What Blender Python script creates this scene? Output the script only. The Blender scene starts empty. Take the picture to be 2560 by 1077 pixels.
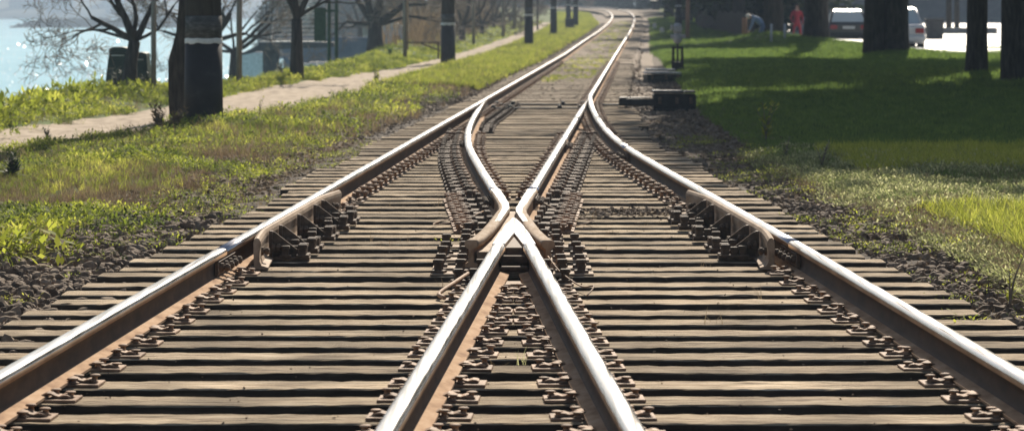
import bpy, math, random
import numpy as np
from math import sin, cos, radians as RAD, pi

random.seed(7); rng = np.random.default_rng(7)
SC = bpy.context.scene
COL = SC.collection

# ------------------------------------------------------------------ camera
F = 7200.0          # focal length in pixels of the 2560 px wide photograph
CZ = 1.47           # lens height above the sleeper tops
HY = 24.0           # row of the horizon
cam = bpy.data.cameras.new('camera'); camo = bpy.data.objects.new('camera', cam); COL.objects.link(camo)
cam.sensor_width = 36; cam.lens = F/2560*36; cam.shift_y = (HY-538.5)/2560
cam.clip_start = 0.5; cam.clip_end = 6000
camo.location = (0, 0, CZ); camo.rotation_euler = (pi/2, 0, 0)
cam.dof.use_dof = True; cam.dof.focus_distance = 15.5; cam.dof.aperture_fstop = 6.0
SC.camera = camo

# ------------------------------------------------------------------ sky and sun
SUN_AZ, SUN_EL = 8.0, 33.0       # azimuth right of +Y
w = bpy.data.worlds.new('World'); SC.world = w; w.use_nodes = True
nt = w.node_tree
bg = nt.nodes['Background']; sky = nt.nodes.new('ShaderNodeTexSky')
sky.sky_type = 'NISHITA'; sky.sun_disc = False
sky.sun_elevation = RAD(SUN_EL); sky.sun_rotation = RAD(SUN_AZ)
sky.air_density = 1.0; sky.dust_density = 2.0; sky.ozone_density = 1.0
nt.links.new(sky.outputs[0], bg.inputs[0]); bg.inputs[1].default_value = 0.05
sl = bpy.data.lights.new('sun', 'SUN'); so = bpy.data.objects.new('sun', sl); COL.objects.link(so)
sl.energy = 5.0; sl.angle = RAD(0.5); sl.color = (1.0, 0.90, 0.76)
so.rotation_euler = (RAD(90-SUN_EL), 0, RAD(180-SUN_AZ)); so.location = (30, 100, 60)
vs = SC.view_settings; vs.view_transform = 'Standard'; vs.look = 'None'; vs.gamma = 1; vs.exposure = 0.80
SC.cycles.max_bounces = 6; SC.cycles.volume_bounces = 0; SC.cycles.transparent_max_bounces = 8
SC.cycles.sample_clamp_indirect = 6; SC.cycles.use_denoising = True

# ------------------------------------------------------------------ materials
def nodes(m):
    return m.node_tree.nodes, m.node_tree.links
def new_mat(name, col=(.5, .5, .5), rough=.7, metal=0.0, spec=0.5):
    m = bpy.data.materials.new(name); m.use_nodes = True
    b = m.node_tree.nodes['Principled BSDF']
    b.inputs['Base Color'].default_value = (*col, 1); b.inputs['Roughness'].default_value = rough
    b.inputs['Metallic'].default_value = metal; b.inputs['Specular IOR Level'].default_value = spec
    return m
def ramp_mat(name, stops, scale=8, stretch=(1, 1, 1), rough=.8, metal=0.0, bump=.0, detail=6, coord='Object',
             rand=0.0, spec=.12, dist=.01, bscale=None, rstops=None, noise_rough=.6):
    m = new_mat(name, rough=rough, metal=metal, spec=spec)
    N, L = nodes(m); b = N['Principled BSDF']
    tc = N.new('ShaderNodeTexCoord'); mp = N.new('ShaderNodeMapping'); mp.inputs['Scale'].default_value = stretch
    L.new(tc.outputs[coord], mp.inputs[0])
    nz = N.new('ShaderNodeTexNoise'); nz.inputs['Scale'].default_value = scale; nz.inputs['Detail'].default_value = detail
    nz.inputs['Roughness'].default_value = noise_rough
    L.new(mp.outputs[0], nz.inputs['Vector'])
    cr = N.new('ShaderNodeValToRGB'); e = cr.color_ramp.elements
    while len(e) < len(stops): e.new(.5)
    for i, (p, c) in enumerate(stops): e[i].position = p; e[i].color = (*c, 1)
    L.new(nz.outputs['Fac'], cr.inputs[0])
    out = cr.outputs[0]
    if rand:
        oi = N.new('ShaderNodeObjectInfo'); mr = N.new('ShaderNodeMapRange')
        mr.inputs[3].default_value = 1-rand; mr.inputs[4].default_value = 1+rand
        L.new(oi.outputs['Random'], mr.inputs[0])
        hs = N.new('ShaderNodeHueSaturation'); L.new(mr.outputs[0], hs.inputs['Value']); L.new(out, hs.inputs['Color'])
        out = hs.outputs[0]
        ad = N.new('ShaderNodeVectorMath'); ad.operation = 'ADD'
        cx = N.new('ShaderNodeCombineXYZ'); ml = N.new('ShaderNodeMath'); ml.operation = 'MULTIPLY'; ml.inputs[1].default_value = 37
        L.new(oi.outputs['Random'], ml.inputs[0]); L.new(ml.outputs[0], cx.inputs[0]); L.new(ml.outputs[0], cx.inputs[1])
        L.new(mp.outputs[0], ad.inputs[0]); L.new(cx.outputs[0], ad.inputs[1]); L.new(ad.outputs[0], nz.inputs['Vector'])
    L.new(out, b.inputs['Base Color'])
    if rstops:
        mr = N.new('ShaderNodeMapRange'); mr.inputs[1].default_value = .3; mr.inputs[2].default_value = .7
        mr.inputs[3].default_value = rstops[0]; mr.inputs[4].default_value = rstops[1]
        L.new(nz.outputs['Fac'], mr.inputs[0]); L.new(mr.outputs[0], b.inputs['Roughness'])
    if bump:
        bp = N.new('ShaderNodeBump'); bp.inputs['Strength'].default_value = bump; bp.inputs['Distance'].default_value = dist
        if bscale:
            n2 = N.new('ShaderNodeTexNoise'); n2.inputs['Scale'].default_value = bscale; n2.inputs['Detail'].default_value = 6
            L.new(mp.outputs[0], n2.inputs['Vector']); L.new(n2.outputs['Fac'], bp.inputs['Height'])
        else:
            L.new(nz.outputs['Fac'], bp.inputs['Height'])
        L.new(bp.outputs[0], b.inputs['Normal'])
    return m
def leaf_mat(name, stops, trans=.45, rough=.65, spec=.18):
    """leaf blades: hue picked per leaf from the point attribute 'tone', part of the light passes through"""
    m = new_mat(name, rough=rough, spec=spec); N, L = nodes(m); b = N['Principled BSDF']; o = N['Material Output']
    at = N.new('ShaderNodeAttribute'); at.attribute_name = 'tone'
    cr = N.new('ShaderNodeValToRGB'); e = cr.color_ramp.elements
    while len(e) < len(stops): e.new(.5)
    for i, (p, c) in enumerate(stops): e[i].position = p; e[i].color = (*c, 1)
    L.new(at.outputs['Fac'], cr.inputs[0]); L.new(cr.outputs[0], b.inputs['Base Color'])
    tr = N.new('ShaderNodeBsdfTranslucent'); L.new(cr.outputs[0], tr.inputs[0])
    mx = N.new('ShaderNodeMixShader'); mx.inputs[0].default_value = trans
    L.new(b.outputs[0], mx.inputs[1]); L.new(tr.outputs[0], mx.inputs[2]); L.new(mx.outputs[0], o.inputs[0])
    return m

M = {}
M['wood'] = ramp_mat('weathered_wood', [(.38, (.07, .05, .033)), (.46, (.26, .195, .13)), (.54, (.45, .36, .25)), (.66, (.62, .53, .40))],
                     scale=9, stretch=(.4, 8, 2.5), rough=.9, bump=.8, dist=.008, rand=.28, detail=9, spec=.06, noise_rough=.68)
def stain(m, sc=1.6, lo=.55, crack=True):
    """broad oil stains and fine drying cracks over a timber material"""
    N, L = nodes(m); b = N['Principled BSDF']; cur = b.inputs['Base Color'].links[0].from_socket
    vec = [n for n in N if n.type == 'TEX_NOISE'][0].inputs['Vector'].links[0].from_socket
    tc = [n for n in N if n.type == 'TEX_COORD'][0]; oi = N.new('ShaderNodeObjectInfo')
    ml = N.new('ShaderNodeVectorMath'); ml.operation = 'ADD'; cb = N.new('ShaderNodeCombineXYZ'); mm = N.new('ShaderNodeMath'); mm.operation = 'MULTIPLY'; mm.inputs[1].default_value = 91
    L.new(oi.outputs['Random'], mm.inputs[0]); L.new(mm.outputs[0], cb.inputs[0]); L.new(tc.outputs['Object'], ml.inputs[0]); L.new(cb.outputs[0], ml.inputs[1])
    n1 = N.new('ShaderNodeTexNoise'); n1.inputs['Scale'].default_value = sc; n1.inputs['Detail'].default_value = 5; L.new(ml.outputs[0], n1.inputs['Vector'])
    r1 = N.new('ShaderNodeMapRange'); r1.inputs[1].default_value = .36; r1.inputs[2].default_value = .56; r1.inputs[3].default_value = lo; r1.inputs[4].default_value = 1.08; L.new(n1.outputs['Fac'], r1.inputs[0])
    mp = N.new('ShaderNodeMapping'); mp.inputs['Scale'].default_value = (.9, 34, 3); L.new(ml.outputs[0], mp.inputs[0])
    n2 = N.new('ShaderNodeTexNoise'); n2.inputs['Scale'].default_value = 2.4; n2.inputs['Detail'].default_value = 3; L.new(mp.outputs[0], n2.inputs['Vector'])
    r2 = N.new('ShaderNodeMapRange'); r2.inputs[1].default_value = .36; r2.inputs[2].default_value = .43; r2.inputs[3].default_value = .22; r2.inputs[4].default_value = 1; L.new(n2.outputs['Fac'], r2.inputs[0])
    mu = N.new('ShaderNodeMath'); mu.operation = 'MULTIPLY'; L.new(r1.outputs[0], mu.inputs[0]); L.new(r2.outputs[0], mu.inputs[1])
    hs = N.new('ShaderNodeHueSaturation'); L.new(mu.outputs[0], hs.inputs['Value']); L.new(cur, hs.inputs['Color']); L.new(hs.outputs[0], b.inputs['Base Color'])
stain(M['wood'])
M['wood_side'] = ramp_mat('tar_and_shade_side', [(.3, (.02, .015, .011)), (.55, (.05, .036, .026)), (.8, (.12, .09, .065))], scale=7, stretch=(.5, 4, 4), rough=.9, bump=.5, dist=.006, detail=7, spec=.15)  # sleeper sides: creosote tone darkened to paint in their shade
M['wood_dust'] = ramp_mat('dusty_wood', [(.3, (.16, .12, .085)), (.5, (.33, .27, .2)), (.7, (.46, .39, .3))],
                     scale=6, stretch=(.6, 4, 2), rough=.9, bump=.5, dist=.006, rand=.2, detail=7, spec=.06)
M['rust'] = ramp_mat('rusty_steel', [(.3, (.25, .15, .09)), (.5, (.42, .275, .17)), (.7, (.52, .37, .25))],
                     scale=14, stretch=(1, .4, 1), rough=.9, bump=.25, dist=.002, detail=8, spec=.06)
M['rust_dark'] = ramp_mat('dark_rusty_iron', [(.3, (.05, .035, .025)), (.55, (.13, .085, .055)), (.75, (.22, .15, .10))],
                     scale=20, rough=.75, bump=.3, dist=.002, detail=6, spec=.2)
M['clip'] = ramp_mat('rusty_fastening', [(.3, (.15, .09, .055)), (.5, (.29, .19, .125)), (.75, (.42, .3, .21))],
                     scale=16, rough=.7, bump=.25, dist=.002, detail=6, rand=.2)
M['polish'] = ramp_mat('worn_running_surface', [(.3, (.36, .33, .30)), (.5, (.54, .53, .54)), (.75, (.70, .70, .73))],
                     scale=5, stretch=(14, .25, 1), rough=.3, metal=1.0, detail=8, rstops=(.15, .27), bump=.012, dist=.0005)
M['polish_side'] = ramp_mat('rail_head_edge', [(.3, (.26, .15, .08)), (.55, (.42, .27, .16)), (.8, (.55, .42, .30))],
                     scale=6, stretch=(8, .3, 1), rough=.75, metal=.0, detail=8)
M['guard'] = ramp_mat('guard_rail_steel', [(.3, (.20, .14, .09)), (.5, (.34, .25, .175)), (.75, (.46, .36, .27))],
                     scale=5, stretch=(3, .8, 3), rough=.75, spec=.12, detail=8, bump=.2, dist=.002)
M['black_iron'] = ramp_mat('black_iron', [(.3, (.012, .012, .013)), (.7, (.035, .034, .035))], scale=10, rough=.45, bump=.1, dist=.003)
M['grey_paint'] = ramp_mat('grey_painted_metal', [(.3, (.36, .37, .39)), (.7, (.52, .53, .56))], scale=9, rough=.5)
M['white_paint'] = ramp_mat('chalky_white_paint', [(.3, (.55, .55, .52)), (.6, (.78, .78, .76))], scale=12, rough=.7)
M['stone'] = ramp_mat('ballast_stone', [(.3, (.06, .043, .03)), (.5, (.17, .125, .088)), (.72, (.36, .28, .20))], scale=7, rough=.85,
                      bump=.5, dist=.006, detail=7)
M['soil'] = None

def attr_color_mat(name, stops_list, attr_names, base_stops, scale, bump=.6, dist=.03, rough=.95):
    """ground: base ramp, then further ramps mixed in by point attributes broken up with noise"""
    m = ramp_mat(name, base_stops, scale=scale, rough=rough, bump=bump, dist=dist, detail=9, spec=.15)
    N, L = nodes(m); b = N['Principled BSDF']
    cur = b.inputs['Base Color'].links[0].from_socket
    nz = [n for n in N if n.type == 'TEX_NOISE'][0]
    n3 = N.new('ShaderNodeTexNoise'); n3.inputs['Scale'].default_value = 2.2; n3.inputs['Detail'].default_value = 8
    L.new([n for n in N if n.type == 'MAPPING'][0].outputs[0], n3.inputs['Vector'])
    for st, an in zip(stops_list, attr_names):
        cr = N.new('ShaderNodeValToRGB'); e = cr.color_ramp.elements
        while len(e) < len(st): e.new(.5)
        for i, (p, c) in enumerate(st): e[i].position = p; e[i].color = (*c, 1)
        L.new(nz.outputs['Fac'], cr.inputs[0])
        at = N.new('ShaderNodeAttribute'); at.attribute_name = an
        ad = N.new('ShaderNodeMath'); ad.operation = 'ADD'; L.new(at.outputs['Fac'], ad.inputs[0]); L.new(n3.outputs['Fac'], ad.inputs[1])
        mr = N.new('ShaderNodeMapRange'); mr.inputs[1].default_value = .9; mr.inputs[2].default_value = 1.1
        L.new(ad.outputs[0], mr.inputs[0])
        mx = N.new('ShaderNodeMix'); mx.data_type = 'RGBA'
        L.new(mr.outputs[0], mx.inputs['Factor']); L.new(cur, mx.inputs['A']); L.new(cr.outputs[0], mx.inputs['B'])
        cur = mx.outputs['Result']
    L.new(cur, b.inputs['Base Color'])
    return m
M['ground'] = attr_color_mat('verge_ground',
    [[(.35, (.05, .075, .018)), (.6, (.10, .145, .03)), (.75, (.15, .17, .05))],
     [(.35, (.33, .26, .20)), (.6, (.46, .385, .31)), (.75, (.55, .47, .39))]],
    ['green', 'dust'],
    [(.35, (.06, .048, .035)), (.5, (.12, .095, .068)), (.7, (.2, .16, .12))], 9)
M['bed'] = ramp_mat('ballast_bed', [(.35, (.045, .037, .03)), (.5, (.09, .075, .06)), (.7, (.17, .145, .12))], scale=22, rough=.95, bump=1, dist=.03, detail=9)
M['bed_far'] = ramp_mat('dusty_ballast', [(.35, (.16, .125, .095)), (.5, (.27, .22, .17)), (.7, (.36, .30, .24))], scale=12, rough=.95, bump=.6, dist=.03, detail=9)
M['path'] = ramp_mat('sandy_path', [(.3, (.21, .168, .125)), (.5, (.35, .285, .215)), (.7, (.46, .385, .30))], scale=3.5, stretch=(1.6, .5, 1), rough=.95, bump=.5, dist=.04, detail=9)
M['bark'] = ramp_mat('rough_bark', [(.35, (.018, .015, .012)), (.55, (.05, .042, .034)), (.75, (.10, .085, .07))], scale=6, stretch=(3, 3, .5), rough=.9, bump=.8, dist=.03, detail=8)
M['bark_pale'] = ramp_mat('bare_tree_bark', [(.3, (.045, .035, .026)), (.55, (.095, .075, .055)), (.75, (.17, .135, .10))], scale=5, stretch=(3, 3, .7), rough=.9, bump=.6, dist=.02, detail=7)
M['twig'] = new_mat('twigs', (.17, .135, .10), .8)
M['concrete'] = ramp_mat('grey_concrete', [(.3, (.16, .16, .16)), (.7, (.30, .30, .30))], scale=4, rough=.85, bump=.2)
M['needles'] = leaf_mat('evergreen_foliage', [(0, (.012, .025, .010)), (.6, (.028, .05, .016)), (1, (.06, .085, .025))], trans=.12)

# ------------------------------------------------------------------ object helpers
def tag(o, label=None, cat=None, group=None, kind=None):
    if label: o['label'] = label
    if cat: o['category'] = cat
    if group: o['group'] = group
    if kind: o['kind'] = kind
    return o
def empty(name, loc=(0, 0, 0), rz=0.0):
    o = bpy.data.objects.new(name, None); COL.objects.link(o); o.location = loc; o.rotation_euler = (0, 0, rz)
    o.empty_display_size = .2
    return o
def link(name, me, parent=None, loc=(0, 0, 0), rz=0.0):
    o = bpy.data.objects.new(name, me); COL.objects.link(o); o.location = loc; o.rotation_euler = (0, 0, rz)
    if parent is not None: o.parent = parent
    return o

class MB:
    def __init__(s): s.v = []; s.f = []; s.m = []; s.sm = []
    def add(s, vs, fs, mi=0, smooth=False):
        o = len(s.v); s.v += [tuple(p) for p in vs]
        for k, f in enumerate(fs):
            s.f.append(tuple(i+o for i in f)); s.m.append(mi if isinstance(mi, int) else mi[k])
            s.sm.append(smooth if isinstance(smooth, bool) else smooth[k])
    def box(s, c, d, rz=0, mi=0, bev=0.0, rx=0, ry=0):
        x, y, z = d[0]/2, d[1]/2, d[2]/2
        if bev:
            b = min(bev, x*.8, y*.8, z*.8); P = []
            for zz, q in ((-z, b), (-z+b, 0), (z-b, 0), (z, b)):
                P += [(-x+q, -y+q, zz), (x-q, -y+q, zz), (x-q, y-q, zz), (-x+q, y-q, zz)]
            Fs = [(3, 2, 1, 0), (12, 13, 14, 15)]
            for r in range(3):
                for i in range(4): a = r*4+i; bb = r*4+(i+1) % 4; Fs.append((a, bb, bb+4, a+4))
        else:
            P = [(-x, -y, -z), (x, -y, -z), (x, y, -z), (-x, y, -z), (-x, -y, z), (x, -y, z), (x, y, z), (-x, y, z)]
            Fs = [(3, 2, 1, 0), (4, 5, 6, 7), (0, 1, 5, 4), (1, 2, 6, 5), (2, 3, 7, 6), (3, 0, 4, 7)]
        Q = []
        for (a, b_, c_) in P:
            if rx: b_, c_ = b_*cos(rx)-c_*sin(rx), b_*sin(rx)+c_*cos(rx)
            if ry: a, c_ = a*cos(ry)+c_*sin(ry), -a*sin(ry)+c_*cos(ry)
            a, b_ = a*cos(rz)-b_*sin(rz), a*sin(rz)+b_*cos(rz)
            Q.append((a+c[0], b_+c[1], c_+c[2]))
        s.add(Q, Fs, mi)
        return s
    def tube(s, pts, rad, n=8, mi=0, cap=True, smooth=True):
        pts = [np.array(p, float) for p in pts]
        if not hasattr(rad, '__len__'): rad = [rad]*len(pts)
        V = []; up = None
        for i, p in enumerate(pts):
            t = pts[min(i+1, len(pts)-1)]-pts[max(i-1, 0)]; t = t/(np.linalg.norm(t)+1e-9)
            if up is None:
                a = np.array((0, 0, 1.)) if abs(t[2]) < .9 else np.array((1., 0, 0))
            else: a = up
            u = np.cross(t, a); u /= np.linalg.norm(u)+1e-9; v = np.cross(t, u); up = np.cross(u, t)
            for k in range(n):
                an = 2*pi*k/n; V.append(p+rad[i]*(cos(an)*u+sin(an)*v))
        Fs = []
        for i in range(len(pts)-1):
            for k in range(n):
                a = i*n+k; b = i*n+(k+1) % n; Fs.append((a, b, b+n, a+n))
        sm = [smooth]*len(Fs)
        if cap: Fs += [tuple(range(n))[::-1], tuple((len(pts)-1)*n+k for k in range(n))]; sm += [False, False]
        s.add(V, Fs, mi, sm)
        return s
    def lathe(s, prof, c=(0, 0, 0), n=12, mi=0, smooth=True, tilt=(0, 0)):
        V = []
        for r, z in prof:
            for k in range(n):
                a = 2*pi*k/n; V.append((c[0]+r*cos(a)+z*tilt[0], c[1]+r*sin(a)+z*tilt[1], c[2]+z))
        Fs = []
        for i in range(len(prof)-1):
            for k in range(n):
                a = i*n+k; b = i*n+(k+1) % n; Fs.append((a, b, b+n, a+n))
        sm = [smooth]*len(Fs)
        Fs += [tuple(range(n))[::-1], tuple((len(prof)-1)*n+k for k in range(n))]; sm += [False, False]
        s.add(V, Fs, mi, sm)
        return s
    def prism(s, poly, y0, y1, axis='y', mi=0):
        """polygon (a,b) extruded; axis y: (x,z) outline along y; axis z: (x,y) outline; axis x: (y,z) outline"""
        n = len(poly); f = {'y': lambda p, t: (p[0], t, p[1]), 'z': lambda p, t: (p[0], p[1], t), 'x': lambda p, t: (t, p[0], p[1])}[axis]
        V = [f(p, y0) for p in poly]+[f(p, y1) for p in poly]
        Fs = [tuple(range(n)), tuple(range(2*n-1, n-1, -1))]+[(i, i+n, (i+1) % n+n, (i+1) % n) for i in range(n)]
        s.add(V, Fs, mi)
        return s
    def mesh(s, name, mats):
        me = bpy.data.meshes.new(name); me.from_pydata(s.v, [], s.f)
        for m in (mats if isinstance(mats, (list, tuple)) else [mats]): me.materials.append(m)
        me.polygons.foreach_set('material_index', s.m); me.polygons.foreach_set('use_smooth', s.sm)
        me.update(); return me
    def build(s, name, mats, parent=None, loc=(0, 0, 0), rz=0.0, fix=True):
        me = s.mesh(name, mats)
        if fix:
            import bmesh
            bm = bmesh.new(); bm.from_mesh(me); bmesh.ops.recalc_face_normals(bm, faces=bm.faces); bm.to_mesh(me); bm.free()
        return link(name, me, parent, loc, rz)

def np_mesh(name, V, Fc, mats, tone=None, smooth=False, mi=None):
    me = bpy.data.meshes.new(name); nv = len(V); nf, k = Fc.shape
    me.vertices.add(nv); me.vertices.foreach_set('co', V.astype(np.float32).ravel())
    me.loops.add(nf*k); me.loops.foreach_set('vertex_index', Fc.astype(np.int32).ravel())
    me.polygons.add(nf); me.polygons.foreach_set('loop_start', np.arange(0, nf*k, k, dtype=np.int32))
    me.polygons.foreach_set('loop_total', np.full(nf, k, np.int32))
    me.polygons.foreach_set('use_smooth', np.full(nf, smooth))
    for m in (mats if isinstance(mats, (list, tuple)) else [mats]): me.materials.append(m)
    if mi is not None: me.polygons.foreach_set('material_index', mi.astype(np.int32))
    me.update(calc_edges=True)
    if tone is not None:
        a = me.attributes.new('tone', 'FLOAT', 'POINT'); a.data.foreach_set('value', tone.astype(np.float32))
    return me

def scatter(name, temps, P, R, S, mats, tone=None, tilt=None, stretch=None):
    """temps: list of (V,F) with the same face size; P positions, R yaw, S scale -> one mesh"""
    n = len(P); pick = rng.integers(0, len(temps), n); Vs = []; Fs = []; Ts = []; off = 0
    for t, (tv, tf) in enumerate(temps):
        idx = np.nonzero(pick == t)[0]
        if not len(idx): continue
        c, s_ = np.cos(R[idx])[:, None], np.sin(R[idx])[:, None]
        sc = S[idx][:, None]
        x, y, z = tv[:, 0][None], tv[:, 1][None], tv[:, 2][None]
        if stretch is not None:
            z = z*stretch[idx][:, None]
        X = (x*c-y*s_)*sc; Y = (x*s_+y*c)*sc; Z = z*sc*np.ones_like(c)
        if tilt is not None:
            X = X+Z*tilt[idx, 0][:, None]; Y = Y+Z*tilt[idx, 1][:, None]
        V = np.stack([X+P[idx, 0][:, None], Y+P[idx, 1][:, None], Z+P[idx, 2][:, None]], -1).reshape(-1, 3)
        nf = tf[None]+(np.arange(len(idx))*len(tv))[:, None, None]+off
        Vs.append(V); Fs.append(nf.reshape(-1, tf.shape[1])); off += len(V)
        if tone is not None: Ts.append(np.repeat(tone[idx], len(tv)))
    return np_mesh(name, np.concatenate(Vs), np.concatenate(Fs), mats, np.concatenate(Ts) if tone is not None else None)

def P3(px, py, D):                       # a pixel of the photograph at distance D, in metres
    return np.array(((px-1280)/F*D, D, CZ-(py-HY)*D/F))

# ------------------------------------------------------------------ the lie of the land
def I(x, xs, ys): return np.interp(x, xs, ys)
RISE = ([0, 85, 107, 139, 181, 215, 235, 247, 254, 340], [0, 0, .13, .27, .55, .86, 1.17, 1.37, 1.48, 1.7])
def rise(D): return I(D, *RISE)
ctr = np.array([(-1.5575, 0), (2.31, 85), (3.40, 107), (4.96, 139), (6.92, 181), (7.72, 200), (8.14, 215), (8.2, 228), (7.7, 238), (6.4, 246), (4.2, 251), (1, 253.5), (-6, 255), (-14, 256)])
def xL(D): return -2.31+.0455*np.asarray(D, float)       # left rail of the straight route
def xRs(D): return xL(D)+1.505
RST = ([2, 6, 10.3, 16.25, 20, 24, 28, 30.5, 34, 37, 40.5, 44, 46, 60, 184],
       [2.19, 2.015, 1.835, 1.594, 1.425, 1.24, 1.085, 1.04, 1.032, 1.055, 1.11, 1.197, 1.288, 1.925, 7.567])
def catmull(xs, ys, x):
    xs = np.array(xs, float); ys = np.array(ys, float); x = np.asarray(x, float)
    m = np.gradient(ys, xs); i = np.clip(np.searchsorted(xs, x)-1, 0, len(xs)-2)
    h = xs[i+1]-xs[i]; t = (x-xs[i])/h
    return (2*t**3-3*t**2+1)*ys[i]+(t**3-2*t**2+t)*h*m[i]+(-2*t**3+3*t**2)*ys[i+1]+(t**3-t**2)*h*m[i+1]
def xR(D): return catmull(RST[0], RST[1], D)             # right outer rail
def xC(D): return xR(D)-1.505                            # curved closure rail / right leg of the crossing
def edge_x(D): return I(D, [10, 30, 37, 42, 46, 48, 52, 57, 62, 66, 78, 91, 120, 180, 300, 400], [-7.6, -7.0, -6.7, -6.95, -6.9, -6.5, -5.7, -5.15, -4.8, -4.5, -4.4, -4.5, -4.4, -2.6, -12, -30])
def path_a(D): return I(D, [20, 30, 34, 38, 45, 50, 55, 60, 64, 72, 105, 139, 180, 220], [-8.4, -6.75, -6.05, -5.6, -5.1, -4.75, -4.35, -3.9, -3.5, -2.9, -1.05, .25, 1.8, 2.6])
def path_b(D): return I(D, [20, 26, 29.6, 33.5, 39.8, 50, 60, 72, 105, 139, 180, 220], [-7.6, -6.3, -5.3, -4.5, -3.55, -2.75, -2.2, -1.7, 0.0, 1.25, 2.7, 3.5])
def path_x(D): return (path_a(D)+path_b(D))/2
def path_h(D): return (path_b(D)-path_a(D))/2
def bal_l(D): return I(D, [6, 15.6, 17.8, 20.1, 25.4, 34.6, 43, 60, 100, 184, 400], [-3.0, -2.85, -2.5, -2.25, -2.1, -1.75, -1.15, -.35, 1.65, 5.6, 9])
def bal_r(D): return I(D, [6, 14, 16.9, 19.7, 23.7, 30.6, 39.8, 60, 100, 184, 400], [2.9, 2.55, 2.6, 2.5, 2.25, 2.2, 2.3, 3.1, 4.6, 8.6, 18])
def cx(D): return I(D, ctr[:9, 1], ctr[:9, 0])
def wob(x, y, s=1.0, seed=0):
    return (np.sin(x*1.7*s+seed)*np.cos(y*1.3*s+seed*2)+.6*np.sin(x*3.9*s+y*2.1*s+seed)+.4*np.cos(x*7.1*s-y*5.3*s+seed))/2
def zg(x, D):
    """height of the ground"""
    x = np.asarray(x, float); D = np.asarray(D, float)
    bl, br = bal_l(D), bal_r(D)
    z = np.zeros(np.broadcast(x, D).shape)
    dl = np.clip((bl-x)/.6, 0, 1); dr = np.clip((x-br)/.8, 0, 1)
    z = -.075*(1-np.maximum(dl, dr))
    z = z+(dl+dr)*.018*wob(x, D, 1.6)
    vb = .05*wob(x*1.3, D*.45, 1.1, 4)+.03*wob(x*2.2, D, 1.5, 6)
    vb = vb*np.clip((225-D)/25, 0, 1)
    z = z+vb*np.clip((bl-.6-x)/.8, 0, 1)*np.where(np.abs(x-path_x(D)) < path_h(D)+.3, .25, 1)+vb*.6*np.clip((x-br-.5)/.8, 0, 1)
    rr = rise(D); side = np.clip((np.abs(x-cx(D))-2)/6, 0, 1)
    z = z+rr*(1+.15*side*np.clip((215-D)/40, 0, 1))
    # embankment down to the water
    e = edge_x(D); t = np.clip((e-x)/3.5, 0, 1); z = z-9.0*t**1.3
    z = z+np.where((x < e+1.2) & (x > e-.4), .10, 0)*np.clip(1-np.abs(x-e-.4)/.9, 0, 1)
    # right: gentle lawn with mounds at the feet of the trees
    g = lambda mx, my, sx, sy, h: h*np.exp(-((x-mx)/sx)**2-((D-my)/sy)**2)
    z = z+np.clip((x-br)/5, 0, 1)*.10*np.clip((D-20)/20, 0, 1)
    z = z+g(10.9, 83, 1.4, 6, .16)+g(10.2, 101, 1.3, 7, .22)+g(11.3, 93, .8, 5, .14)+g(9.3, 55, 1.5, 4, .12)+g(8.9, 104, 1.0, 5, .28)
    z = z-.12*np.clip((x-10.5)/3, 0, 1)*np.clip((D-84)/8, 0, 1)
    return z

# ------------------------------------------------------------------ SETTING: ground sheet, bed, path, road, sea
def grid_obj(name, xs_fn, Ds, mat, zfn, kind='structure', attrs=None):
    rows = [xs_fn(D) for D in Ds]; n = len(rows[0])
    X = np.array(rows); Y = np.repeat(np.array(Ds)[:, None], n, 1)
    Z = zfn(X, Y); V = np.stack([X, Y, Z], -1).reshape(-1, 3)
    a = (np.arange(len(Ds)-1)[:, None]*n+np.arange(n-1)[None]).ravel()
    me = np_mesh(name, V, np.stack([a, a+1, a+n+1, a+n], 1), mat, smooth=True)
    for an, fn in (attrs or {}).items():
        at = me.attributes.new(an, 'FLOAT', 'POINT'); at.data.foreach_set('value', fn(X, Y).astype(np.float32).ravel())
    o = link(name, me)
    if kind: o['kind'] = kind
    return o
Ds = np.concatenate([np.arange(-6, 40, .25), np.arange(40, 110, .5), np.arange(110, 340, 2), [360, 400, 500, 700, 1000, 1600, 2600]])
def gx(D):
    near = np.linspace(edge_x(D)-4, 16, 110)
    return np.concatenate([near[:1]-40, near, np.linspace(17, 60, 22), [90, 140, 200, 300, 450, 600, 900]])
def ground_green(X, Y):
    bl, br = bal_l(Y), bal_r(Y)
    l = np.clip((bl-.25-X)/1.0, 0, 1); r = np.clip((X-br-.2)/1.5, 0, 1)*np.clip((Y-18)/9, .25, 1)
    return np.clip(np.maximum(l, r)*.62, 0, .66)
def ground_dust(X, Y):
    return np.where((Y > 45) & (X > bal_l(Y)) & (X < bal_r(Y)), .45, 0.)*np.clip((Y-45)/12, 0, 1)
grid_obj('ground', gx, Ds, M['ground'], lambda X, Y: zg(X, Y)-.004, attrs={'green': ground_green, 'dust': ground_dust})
PD = np.arange(20, 185, .5)
def pxs(D):
    hw = path_h(D)+.10*sin(D*.5)+.05*sin(D*1.3)
    return path_x(D)+np.linspace(-hw, hw, 9)+.05*sin(D*3.1)
grid_obj('path', pxs, PD, M['path'], lambda X, Y: zg(X, Y)+.022+.012*wob(X, Y, 1.2, 3)-.03*(np.abs(X-path_x(Y)) > path_h(Y)-.05))
grid_obj('track_bed', lambda D: np.linspace(bal_l(D)-.1, bal_r(D)+.1, 26), np.arange(4, 46.1, .25), M['bed'],
         lambda X, Y: zg(X, Y)+.012+.018*wob(X, Y, 6, 1)-.03*((X < bal_l(Y)) | (X > bal_r(Y))))
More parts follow.
